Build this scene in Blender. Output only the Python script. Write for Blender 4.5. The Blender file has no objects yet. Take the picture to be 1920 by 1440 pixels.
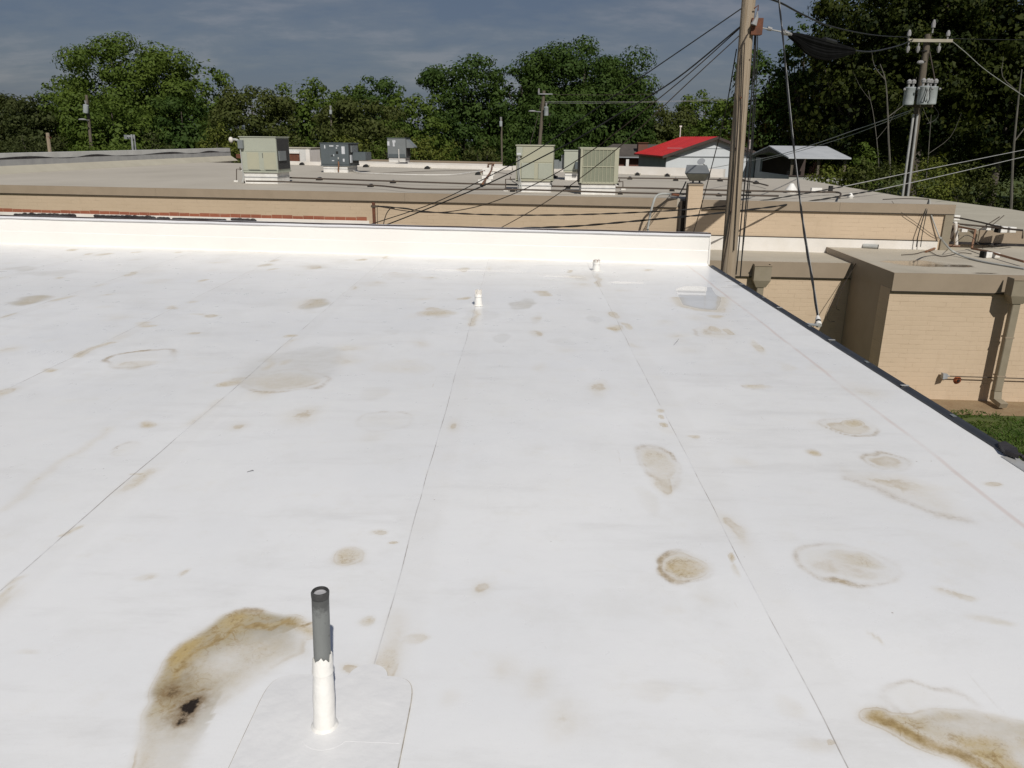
import bpy, bmesh, math, random
import numpy as np
from mathutils import Vector, Matrix
R = math.radians
S = bpy.context.scene
COL = S.collection

# ------------------------------------------------------------------ camera, sky, sun, exposure
FPX = 1443.0
CAM = Vector((0, 0, 5.1))
ROT = Matrix.Rotation(R(.57), 3, 'Z') @ Matrix.Rotation(math.pi/2 - R(17.68), 3, 'X') @ Matrix.Rotation(R(.63), 3, 'Z')
cd = bpy.data.cameras.new('camera'); cam = bpy.data.objects.new('camera', cd); COL.objects.link(cam)
cd.sensor_width = 36; cd.lens = 36*FPX/1920; cd.clip_start = .05; cd.clip_end = 3000
cam.matrix_world = Matrix.Translation(CAM) @ ROT.to_4x4()
S.camera = cam

SUN_EL, SUN_AZ = 43.0, 165.0          # azimuth clockwise from +Y
W = bpy.data.worlds.new('World'); S.world = W; W.use_nodes = True
nt = W.node_tree; N = nt.nodes; Lk = nt.links
bg = N['Background']
sky = N.new('ShaderNodeTexSky'); sky.sky_type = 'NISHITA'; sky.sun_disc = False
sky.sun_elevation = R(SUN_EL); sky.sun_rotation = R(SUN_AZ)
tc = N.new('ShaderNodeTexCoord'); sep = N.new('ShaderNodeSeparateXYZ'); Lk.new(tc.outputs['Generated'], sep.inputs[0])
def wm(op, a, b=None, c=None):
    n = N.new('ShaderNodeMath'); n.operation = op
    for i, v in enumerate((a, b, c)):
        if v is None: continue
        if isinstance(v, (int, float)): n.inputs[i].default_value = v
        else: Lk.new(v, n.inputs[i])
    return n.outputs[0]
den = wm('ADD', wm('MAXIMUM', sep.outputs[2], 0.0), .24)
cx = wm('DIVIDE', sep.outputs[0], den); cy = wm('DIVIDE', sep.outputs[1], den)
comb = N.new('ShaderNodeCombineXYZ'); Lk.new(cx, comb.inputs[0]); Lk.new(wm('MULTIPLY', cy, 1.5), comb.inputs[1])
n1 = N.new('ShaderNodeTexNoise'); n1.inputs['Scale'].default_value = 1.5; n1.inputs['Detail'].default_value = 7; n1.inputs['Roughness'].default_value = .58; n1.inputs['Distortion'].default_value = .35
n2 = N.new('ShaderNodeTexNoise'); n2.inputs['Scale'].default_value = 5.5; n2.inputs['Detail'].default_value = 6; n2.inputs['Roughness'].default_value = .6
Lk.new(comb.outputs[0], n1.inputs['Vector']); Lk.new(comb.outputs[0], n2.inputs['Vector'])
cl = wm('ADD', wm('MULTIPLY', n1.outputs[0], .68), wm('MULTIPLY', n2.outputs[0], .32))
rp = N.new('ShaderNodeValToRGB'); Lk.new(cl, rp.inputs[0])
e = rp.color_ramp.elements
e[0].position = .41; e[0].color = (.68, .88, 1.40, 1)
e[1].position = .62; e[1].color = (1.52, 1.56, 1.88, 1)
m_ = rp.color_ramp.elements.new(.52); m_.color = (.95, 1.10, 1.50, 1)
mx = N.new('ShaderNodeMixRGB'); mx.inputs[0].default_value = .86
Lk.new(sky.outputs[0], mx.inputs[1]); Lk.new(rp.outputs[0], mx.inputs[2])
Lk.new(mx.outputs[0], bg.inputs['Color']); bg.inputs['Strength'].default_value = .10

sl = bpy.data.lights.new('sun', 'SUN'); so = bpy.data.objects.new('sun', sl); COL.objects.link(so)
sl.energy = 3.6; sl.angle = R(.53); sl.color = (1.0, .955, .88)
sdir = Vector((math.sin(R(SUN_AZ))*math.cos(R(SUN_EL)), math.cos(R(SUN_AZ))*math.cos(R(SUN_EL)), math.sin(R(SUN_EL))))
so.rotation_euler = sdir.to_track_quat('Z', 'Y').to_euler(); so.location = sdir*60
S.view_settings.view_transform = 'Standard'; S.view_settings.look = 'None'
S.view_settings.exposure = 0; S.view_settings.gamma = 1

# ------------------------------------------------------------------ measuring helpers (photo pixel -> point in the place)
def ray(x, y): return ROT @ Vector(((x-960)/FPX, -(y-720)/FPX, -1))
def P(x, y, z):
    d = ray(x, y); return CAM + d*((z-CAM.z)/d.z)
def D(x, y, Y):
    d = ray(x, y); return CAM + d*(Y/d.y)

# ------------------------------------------------------------------ mesh and tagging helpers
class MB:
    def __init__(s): s.b = bmesh.new()
    def box(s, a, c, rz=0, piv=None, bev=0):
        x0, y0, z0 = a; x1, y1, z1 = c
        t = bmesh.ops.create_cube(s.b, size=1); vs = t['verts']
        bmesh.ops.scale(s.b, vec=(x1-x0, y1-y0, z1-z0), verts=vs)
        bmesh.ops.translate(s.b, vec=((x0+x1)/2, (y0+y1)/2, (z0+z1)/2), verts=vs)
        if rz: bmesh.ops.rotate(s.b, cent=piv or ((x0+x1)/2, (y0+y1)/2, 0), matrix=Matrix.Rotation(rz, 3, 'Z'), verts=vs)
        if bev:
            es = {e for v in vs for e in v.link_edges}
            bmesh.ops.bevel(s.b, geom=list(es), offset=bev, segments=1, affect='EDGES')
        return s
    def prism(s, pts, z0, z1):
        lo = [s.b.verts.new((p[0], p[1], z0)) for p in pts]; hi = [s.b.verts.new((p[0], p[1], z1)) for p in pts]
        n = len(pts)
        s.b.faces.new(lo[::-1]); s.b.faces.new(hi)
        for i in range(n): s.b.faces.new((lo[i], lo[(i+1) % n], hi[(i+1) % n], hi[i]))
        return s
    def loft(s, rings, close=True, cap=True):
        vs = [[s.b.verts.new(p) for p in r] for r in rings]; n = len(rings[0])
        for a, b in zip(vs, vs[1:]):
            for i in range(n if close else n-1): s.b.faces.new((a[i], a[(i+1) % n], b[(i+1) % n], b[i]))
        if cap and close: s.b.faces.new(vs[0][::-1]); s.b.faces.new(vs[-1])
        return s
    def tube(s, pts, r, seg=8, cap=True):
        pts = [Vector(p) for p in pts]; rs = r if isinstance(r, (list, tuple)) else [r]*len(pts)
        rings = []; up = None
        for i, p in enumerate(pts):
            t = (pts[min(i+1, len(pts)-1)] - pts[max(i-1, 0)]).normalized()
            if up is None: up = Vector((1, 0, 0)) if abs(t.x) < .8 else Vector((0, 0, 1))
            u = (up - t*up.dot(t)).normalized(); up = u; v = t.cross(u)
            rings.append([p + (u*math.cos(2*math.pi*k/seg) + v*math.sin(2*math.pi*k/seg))*rs[i] for k in range(seg)])
        return s.loft(rings, True, cap)
    def cyl(s, a, b, r0, r1=None, seg=16): return s.tube([a, b], [r0, r0 if r1 is None else r1], seg)
    def quad(s, *p): s.b.faces.new([s.b.verts.new(q) for q in p]); return s
    def ball(s, c, r, sc=(1, 1, 1), seg=10):
        t = bmesh.ops.create_uvsphere(s.b, u_segments=seg, v_segments=max(5, seg//2+1), radius=r)
        bmesh.ops.scale(s.b, vec=sc, verts=t['verts']); bmesh.ops.translate(s.b, vec=c, verts=t['verts']); return s
    def build(s, name, m, parent=None, smooth=False, label=None, kind=None, recalc=True):
        if recalc: bmesh.ops.recalc_face_normals(s.b, faces=s.b.faces)
        me = bpy.data.meshes.new(name); s.b.to_mesh(me); s.b.free()
        if smooth:
            me.polygons.foreach_set('use_smooth', [True]*len(me.polygons))
            try: me.set_sharp_from_angle(angle=R(40))
            except Exception: pass
        me.materials.append(m)
        o = bpy.data.objects.new(name, me); COL.objects.link(o)
        if parent: o.parent = parent
        if label: o['label'] = label
        if kind: o['kind'] = kind
        return o
def tag(o, label, cat, group=None):
    o['label'] = label; o['category'] = cat
    if group: o['group'] = group
    return o
def thing(name, label, cat, loc=(0, 0, 0), rz=0, group=None):
    o = bpy.data.objects.new(name, None); COL.objects.link(o); o.location = loc; o.rotation_euler = (0, 0, rz)
    o.empty_display_size = .2
    return tag(o, label, cat, group)
def ctree(o, parent=None):
    c = o.copy(); COL.objects.link(c); c.parent = parent
    for ch in o.children: ctree(ch, c)
    return c
def smoothline(pts, n=6):
    pts = [Vector(p) for p in pts]; out = []
    if len(pts) == 2: return pts
    q = [pts[0]*2-pts[1]] + pts + [pts[-1]*2-pts[-2]]
    for i in range(1, len(q)-2):
        a, b, c, d = q[i-1:i+3]
        for k in range(n):
            t = k/n
            out.append(.5*((2*b) + (c-a)*t + (2*a-5*b+4*c-d)*t*t + (3*b-a-3*c+d)*t**3))
    out.append(pts[-1]); return out

# ------------------------------------------------------------------ materials
def mat(name, c1, c2=None, scale=3.0, detail=5, rough=.7, spec=.3, metal=0, bump=0, bscale=None, contrast=(.35, .65), stretch=(1, 1, 1)):
    m = bpy.data.materials.new(name); m.use_nodes = True; t = m.node_tree; b = t.nodes['Principled BSDF']
    b.inputs['Roughness'].default_value = rough; b.inputs['Specular IOR Level'].default_value = spec; b.inputs['Metallic'].default_value = metal
    if c2 is None: c2 = tuple(x*.8 for x in c1)
    co = t.nodes.new('ShaderNodeTexCoord'); mp = t.nodes.new('ShaderNodeMapping'); mp.inputs['Scale'].default_value = stretch
    t.links.new(co.outputs['Object'], mp.inputs[0])
    n = t.nodes.new('ShaderNodeTexNoise'); n.inputs['Scale'].default_value = scale; n.inputs['Detail'].default_value = detail; n.inputs['Roughness'].default_value = .62
    t.links.new(mp.outputs[0], n.inputs['Vector'])
    r = t.nodes.new('ShaderNodeValToRGB'); r.color_ramp.elements[0].position, r.color_ramp.elements[1].position = contrast
    r.color_ramp.elements[0].color = (*c1, 1); r.color_ramp.elements[1].color = (*c2, 1)
    t.links.new(n.outputs[0], r.inputs[0]); t.links.new(r.outputs[0], b.inputs['Base Color'])
    if bump:
        n3 = t.nodes.new('ShaderNodeTexNoise'); n3.inputs['Scale'].default_value = bscale or scale*4; n3.inputs['Detail'].default_value = 4
        t.links.new(mp.outputs[0], n3.inputs['Vector'])
        bp = t.nodes.new('ShaderNodeBump'); bp.inputs['Strength'].default_value = bump; bp.inputs['Distance'].default_value = .02
        t.links.new(n3.outputs[0], bp.inputs['Height']); t.links.new(bp.outputs[0], b.inputs['Normal'])
    return m
def nmath(t, op, *a):
    n = t.nodes.new('ShaderNodeMath'); n.operation = op
    for i, v in enumerate(a):
        if isinstance(v, (int, float)): n.inputs[i].default_value = v
        else: t.links.new(v, n.inputs[i])
    return n.outputs[0]
def nmix(t, f, a, b, mode='MIX'):
    n = t.nodes.new('ShaderNodeMixRGB'); n.blend_type = mode
    for i, v in enumerate((f, a, b)):
        if isinstance(v, (int, float)): n.inputs[i].default_value = v
        elif isinstance(v, tuple): n.inputs[i].default_value = (*v, 1)
        else: t.links.new(v, n.inputs[i])
    return n.outputs[0]
def nnoise(t, vec, scale, detail=4, rough=.6, dist=0):
    n = t.nodes.new('ShaderNodeTexNoise'); n.inputs['Scale'].default_value = scale; n.inputs['Detail'].default_value = detail
    n.inputs['Roughness'].default_value = rough; n.inputs['Distortion'].default_value = dist
    t.links.new(vec, n.inputs['Vector']); return n.outputs[0]
def nstep(t, v, a, b):
    n = t.nodes.new('ShaderNodeMapRange'); n.interpolation_type = 'SMOOTHSTEP'; t.links.new(v, n.inputs[0])
    n.inputs[1].default_value = a; n.inputs[2].default_value = b; return n.outputs[0]

def brick(name, c1, c2, mortar, grime, side=False):
    m = bpy.data.materials.new(name); m.use_nodes = True; t = m.node_tree; b = t.nodes['Principled BSDF']
    b.inputs['Roughness'].default_value = .72; b.inputs['Specular IOR Level'].default_value = .25
    co = t.nodes.new('ShaderNodeTexCoord'); sp = t.nodes.new('ShaderNodeSeparateXYZ'); t.links.new(co.outputs['Object'], sp.inputs[0])
    cb = t.nodes.new('ShaderNodeCombineXYZ'); t.links.new(sp.outputs[1 if side else 0], cb.inputs[0]); t.links.new(sp.outputs[2], cb.inputs[1])
    bt = t.nodes.new('ShaderNodeTexBrick'); t.links.new(cb.outputs[0], bt.inputs['Vector'])
    bt.inputs['Scale'].default_value = 1; bt.inputs['Brick Width'].default_value = .30; bt.inputs['Row Height'].default_value = .098
    bt.inputs['Mortar Size'].default_value = .007; bt.inputs['Mortar Smooth'].default_value = .3
    bt.inputs['Color1'].default_value = (*c1, 1); bt.inputs['Color2'].default_value = (*c2, 1)
    ob = co.outputs['Object']
    big = nnoise(t, ob, .7, 4)
    col = nmix(t, nstep(t, big, .35, .7), bt.outputs['Color'], tuple(x*1.04 for x in c1))
    bt.inputs['Mortar'].default_value = (*c1, 1)
    mp = t.nodes.new('ShaderNodeMapping'); mp.inputs['Scale'].default_value = (1.6, 1.6, 7); t.links.new(ob, mp.inputs[0])
    line = nmath(t, 'MULTIPLY', bt.outputs['Fac'], nstep(t, nnoise(t, mp.outputs[0], 1.5, 4, .7), .46, .68))
    col = nmix(t, nmath(t, 'MULTIPLY', line, .45), col, mortar)
    mp2 = t.nodes.new('ShaderNodeMapping'); mp2.inputs['Scale'].default_value = (2.2, 2.2, .35); t.links.new(ob, mp2.inputs[0])
    g = nstep(t, nnoise(t, mp2.outputs[0], 1.4, 6, .7), .56, .8)
    col = nmix(t, nmath(t, 'MULTIPLY', g, .45), col, grime)
    t.links.new(col, b.inputs['Base Color'])
    bp = t.nodes.new('ShaderNodeBump'); bp.inputs['Strength'].default_value = .35; bp.inputs['Distance'].default_value = .008; bp.invert = True
    t.links.new(bt.outputs['Fac'], bp.inputs['Height']); t.links.new(bp.outputs[0], b.inputs['Normal'])
    return m
M = {}
M['tan'] = brick('painted tan brick', (.575, .452, .325), (.548, .43, .305), (.30, .21, .13), (.42, .31, .20))
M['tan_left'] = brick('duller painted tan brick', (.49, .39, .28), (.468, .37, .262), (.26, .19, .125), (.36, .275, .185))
M['tan_side'] = brick('painted tan brick side', (.575, .452, .325), (.548, .43, .305), (.30, .21, .13), (.42, .31, .20), True)
M['red'] = brick('bare red brick', (.30, .105, .06), (.24, .085, .05), (.45, .38, .32), (.2, .1, .08))
M['house_brick'] = brick('dark house brick', (.17, .075, .055), (.13, .06, .045), (.2, .16, .13), (.1, .06, .05))
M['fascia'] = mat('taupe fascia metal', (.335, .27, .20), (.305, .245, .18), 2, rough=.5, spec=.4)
M['spout'] = mat('taupe downspout metal', (.29, .25, .185), (.25, .215, .155), 3, rough=.5, spec=.4)
M['darkline'] = mat('dark drip edge', (.05, .04, .03), rough=.6)
M['white_flash'] = mat('white flashing membrane', (.80, .77, .73), (.72, .68, .62), 1.5, rough=.45, spec=.4)
M['par'] = mat('white parapet membrane', (.84, .82, .78), (.80, .775, .735), 1.2, detail=7, rough=.4, spec=.4, bump=.12, bscale=2.2, contrast=(.3, .75))
M['cop'] = mat('white coping metal', (.72, .72, .74), (.66, .66, .69), 2, rough=.4, spec=.5)
M['white'] = mat('white paint', (.80, .79, .76), (.68, .66, .62), 5, rough=.5)
M['boot'] = mat('white pipe boot', (.84, .83, .80), (.80, .78, .74), 9, rough=.42, spec=.5, bump=.25, bscale=26)
M['boot_dirty'] = mat('aged white pipe boot', (.78, .76, .73), (.6, .56, .5), 14, rough=.5, bump=.2, bscale=30)
M['patch'] = mat('white flashing patch', (.80, .80, .805), (.76, .76, .765), 5, detail=8, rough=.36, spec=.45, bump=.35, bscale=7)
M['grayroof'] = mat('aged grey roof coating', (.50, .46, .395), (.41, .375, .32), .35, detail=9, rough=.8, spec=.2, contrast=(.3, .72), stretch=(1, .5, 1))
M['grayroof_low'] = mat('aged low roof coating', (.50, .455, .375), (.40, .36, .29), .8, detail=9, rough=.75, spec=.25, contrast=(.3, .72))
M['gravelroof'] = mat('pale roof coating', (.47, .44, .36), (.40, .37, .30), .9, detail=9, rough=.8, spec=.2, contrast=(.3, .72))
M['par_grey'] = mat('grey parapet coating', (.64, .64, .62), (.53, .53, .51), 1.5, detail=8, rough=.75)
M['tar'] = mat('black roof tar', (.02, .018, .02), (.05, .045, .045), 6, rough=.5, bump=.5, bscale=20)
M['tar_grey'] = mat('dark grey weathered tar', (.36, .36, .36), (.44, .44, .43), 2, detail=8, rough=.7)
M['edge'] = mat('dark bronze edge metal', (.028, .03, .036), (.045, .048, .055), 4, rough=.42, spec=.5)
M['bare'] = mat('bare galvanised metal', (.55, .55, .54), (.45, .45, .44), 5, rough=.4, spec=.5, metal=.3)
M['hvac_g'] = mat('pale green grey enamel', (.40, .42, .35), (.37, .385, .32), 1.2, rough=.5, spec=.4)
M['hvac_y'] = mat('sun faded enamel', (.43, .42, .315), (.39, .39, .30), 1.6, rough=.6, spec=.3)
M['hvac_d'] = mat('slate grey enamel', (.105, .125, .135), (.09, .107, .115), 2, rough=.5, spec=.4)
M['hvac_m'] = mat('mid grey enamel', (.20, .22, .225), (.18, .195, .2), 2, rough=.5, spec=.4)
M['coil'] = mat('dark condenser coil', (.035, .035, .035), (.055, .055, .055), 30, rough=.6, stretch=(1, 1, 6))
M['coil_g'] = mat('green grey coil fins', (.20, .215, .16), (.26, .27, .20), 22, rough=.6, stretch=(.3, .3, 8))
M['sticker'] = mat('pale label', (.62, .64, .66), (.5, .52, .55), 20, rough=.5)
M['black'] = mat('black rubber', (.012, .012, .012), (.022, .021, .02), 8, rough=.55)
M['bundle'] = mat('matte black cable bundle', (.005, .005, .005), (.009, .009, .009), 4, rough=.95, spec=.05)
M['wire'] = mat('black cable jacket', (.014, .014, .015), (.03, .03, .03), 3, rough=.5)
M['wire_rust'] = mat('weathered brown cable', (.06, .045, .035), (.04, .03, .025), 3, rough=.6)
M['wire_lit'] = mat('aluminium and sunlit pale cable', (.42, .42, .41), (.33, .33, .32), 3, rough=.4, spec=.5)
M['gas'] = mat('dark gas pipe', (.075, .06, .05), (.11, .085, .065), 3, rough=.6)
M['copper'] = mat('weathered copper pipe', (.24, .12, .065), (.18, .10, .06), 5, rough=.5)
M['pvc'] = mat('grey conduit', (.44, .45, .43), (.36, .37, .36), 4, rough=.45)
M['pipe_grey'] = mat('weathered grey pvc', (.20, .21, .205), (.155, .163, .16), 6, detail=8, rough=.5, spec=.4, stretch=(3, 3, .6), bump=.1, bscale=14)
t = M['pipe_grey'].node_tree; bs = t.nodes['Principled BSDF']; src = bs.inputs['Base Color'].links[0].from_socket
ob = t.nodes.new('ShaderNodeTexCoord').outputs['Object']; sp = t.nodes.new('ShaderNodeSeparateXYZ'); t.links.new(ob, sp.inputs[0])
f = nmath(t, 'ADD', sp.outputs[2], nmath(t, 'MULTIPLY', nmath(t, 'SUBTRACT', nnoise(t, ob, 45, 5, .7), .5), .11))
c = nmix(t, nmath(t, 'MULTIPLY', nstep(t, f, .375, .415), .75), src, (.045, .045, .045))
c = nmix(t, nmath(t, 'MULTIPLY', nstep(t, nnoise(t, ob, 60, 3, .6), .66, .72), .8), c, (.05, .05, .05))
t.links.new(c, bs.inputs['Base Color'])
M['pipe_dark'] = mat('dark sealant smear', (.035, .035, .035), (.075, .075, .075), 18, rough=.6, bump=.4, bscale=40)
M['pipe_in'] = mat('pale pipe interior', (.42, .42, .44), rough=.6)
M['rust'] = mat('rusty steel', (.17, .065, .035), (.10, .045, .03), 8, rough=.75)
M['rust_red'] = mat('bright rust', (.30, .085, .03), (.16, .05, .025), 18, rough=.8, bump=.5, bscale=40)
M['galv'] = mat('galvanised steel', (.40, .41, .42), (.30, .31, .32), 6, rough=.4, spec=.5, metal=.2)
M['glass'] = mat('flood lamp glass', (.20, .205, .17), (.13, .135, .115), 3, rough=.12, spec=.6)
M['floodbody'] = mat('grey lamp housing', (.17, .18, .185), (.14, .15, .155), 3, rough=.45, spec=.4)
M['porc'] = mat('glazed porcelain', (.33, .33, .33), (.26, .25, .25), 4, rough=.3, spec=.5)
M['steel_tank'] = mat('grey transformer paint', (.42, .45, .46), (.33, .36, .37), 4, rough=.4, spec=.5)
M['siding'] = mat('pale blue grey siding', (.64, .665, .69), (.57, .595, .62), .8, detail=8, rough=.7, stretch=(1, 1, .3))
M['siding_shade_trim'] = mat('grey siding', (.30, .315, .33), (.26, .27, .285), .8, detail=8, rough=.7)  # shade of left-facing walls put into a darker siding; also trim colour
M['block'] = mat('concrete block', (.42, .42, .39), (.34, .34, .31), 2, rough=.8)
M['redroof'] = mat('red metal roofing', (.50, .025, .025), (.42, .02, .022), .6, rough=.4, spec=.5)
M['trimdark'] = mat('dark trim', (.07, .05, .045), rough=.6)
M['shingle'] = mat('brown grey shingles', (.105, .09, .078), (.075, .065, .058), 3, detail=8, rough=.85)
M['tinroof'] = mat('white tin roofing', (.55, .57, .60), (.46, .48, .51), .7, rough=.4, spec=.5)
M['void'] = mat('dark interior', (.012, .012, .012), (.02, .02, .018), 2, rough=.9)
def polewood(name, a, b, k):
    m = mat(name, a, b, 5, detail=9, rough=.85, spec=.15, bump=.6, bscale=14, stretch=(5, 5, .22), contrast=(.32, .7)); t = m.node_tree
    bs = t.nodes['Principled BSDF']; src = bs.inputs['Base Color'].links[0].from_socket
    co = t.nodes.new('ShaderNodeTexCoord'); mp = t.nodes.new('ShaderNodeMapping'); mp.inputs['Scale'].default_value = (9, 9, .12); t.links.new(co.outputs['Object'], mp.inputs[0])
    cr = nstep(t, nnoise(t, mp.outputs[0], 3.2, 3, .5), .60, .68)
    c = nmix(t, nmath(t, 'MULTIPLY', cr, .75), src, k)
    v = t.nodes.new('ShaderNodeTexVoronoi'); v.inputs['Scale'].default_value = 2.6; t.links.new(co.outputs['Object'], v.inputs['Vector'])
    c = nmix(t, nmath(t, 'SUBTRACT', 1.0, nstep(t, v.outputs['Distance'], .03, .075)), c, (.05, .03, .02))
    t.links.new(c, bs.inputs['Base Color']); return m
M['pole'] = polewood('weathered pole wood', (.40, .335, .26), (.31, .24, .165), (.14, .10, .07))
M['pole_dark'] = polewood('grey brown pole wood', (.16, .14, .11), (.11, .09, .07), (.05, .04, .03))
def leafmat(name, ca, cb, cc):
    m = bpy.data.materials.new(name); m.use_nodes = True; t = m.node_tree; b = t.nodes['Principled BSDF']
    b.inputs['Roughness'].default_value = .6; b.inputs['Specular IOR Level'].default_value = .12
    g = t.nodes.new('ShaderNodeNewGeometry'); co = t.nodes.new('ShaderNodeTexCoord')
    c = nmix(t, nstep(t, nmath(t, 'MULTIPLY_ADD', nnoise(t, co.outputs['Object'], .22, 2), .6, nmath(t, 'MULTIPLY', nnoise(t, co.outputs['Object'], .8, 2), .4)), .40, .60), ca, cb)
    c = nmix(t, nstep(t, g.outputs['Random Per Island'], .45, 1.15), c, cc)
    t.links.new(c, b.inputs['Base Color'])
    tr = t.nodes.new('ShaderNodeBsdfTranslucent'); t.links.new(nmix(t, 1.0, c, (1.1, 1.15, .7), 'MULTIPLY'), tr.inputs['Color'])
    ms = t.nodes.new('ShaderNodeMixShader'); ms.inputs[0].default_value = .30; t.links.new(b.outputs[0], ms.inputs[1]); t.links.new(tr.outputs[0], ms.inputs[2])
    t.links.new(ms.outputs[0], t.nodes['Material Output'].inputs[0]); return m
M['lf_mid'] = leafmat('mid green leaves', (.068, .108, .019), (.100, .142, .025), (.112, .155, .03))
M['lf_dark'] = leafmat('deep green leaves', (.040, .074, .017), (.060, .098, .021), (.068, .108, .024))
M['lf_olive'] = leafmat('olive green leaves', (.066, .082, .022), (.082, .096, .026), (.092, .104, .03))
M['lf_brown'] = leafmat('brownish green leaves', (.046, .060, .020), (.062, .072, .024), (.072, .085, .028))
M['lf_yel'] = leafmat('yellow green leaves', (.10, .125, .024), (.135, .152, .03), (.16, .17, .038))
M['lf_grove_shade'] = leafmat('grove leaves with shade in colour', (.011, .020, .005), (.040, .052, .009), (.058, .068, .012))  # canopy shade and sunlit patches are put into these leaf colours
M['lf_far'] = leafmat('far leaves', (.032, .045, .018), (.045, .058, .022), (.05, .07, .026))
M['bark'] = mat('grey bark', (.11, .095, .075), (.07, .06, .05), 6, rough=.9, stretch=(3, 3, .4))
M['bark_pale'] = mat('pale grey bark', (.15, .14, .12), (.09, .085, .07), 4, rough=.9, stretch=(3, 3, .5))
M['grass'] = mat('lawn', (.05, .085, .018), (.10, .11, .035), 1.1, detail=10, rough=.9, bump=.5, bscale=30)
M['blade'] = leafmat('grass blades', (.05, .10, .016), (.095, .125, .026), (.075, .145, .024))
M['dirt'] = mat('red brown dirt', (.24, .165, .095), (.29, .215, .13), 3, detail=9, rough=.95, bump=.6, bscale=20)

# ------------------------------------------------------------------ ground
g = MB(); n = 24
g.quad((-700, -300, 0), (700, -300, 0), (700, 1200, 0), (-700, 1200, 0))
g.build('ground', M['grass'], kind='structure')
MB().prism([(6.9, 14.45), (12.6, 14.28), (12.6, 15.35), (6.9, 15.45)], .004, .012).build('dirt_strip', M['dirt'], kind='structure')

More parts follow.
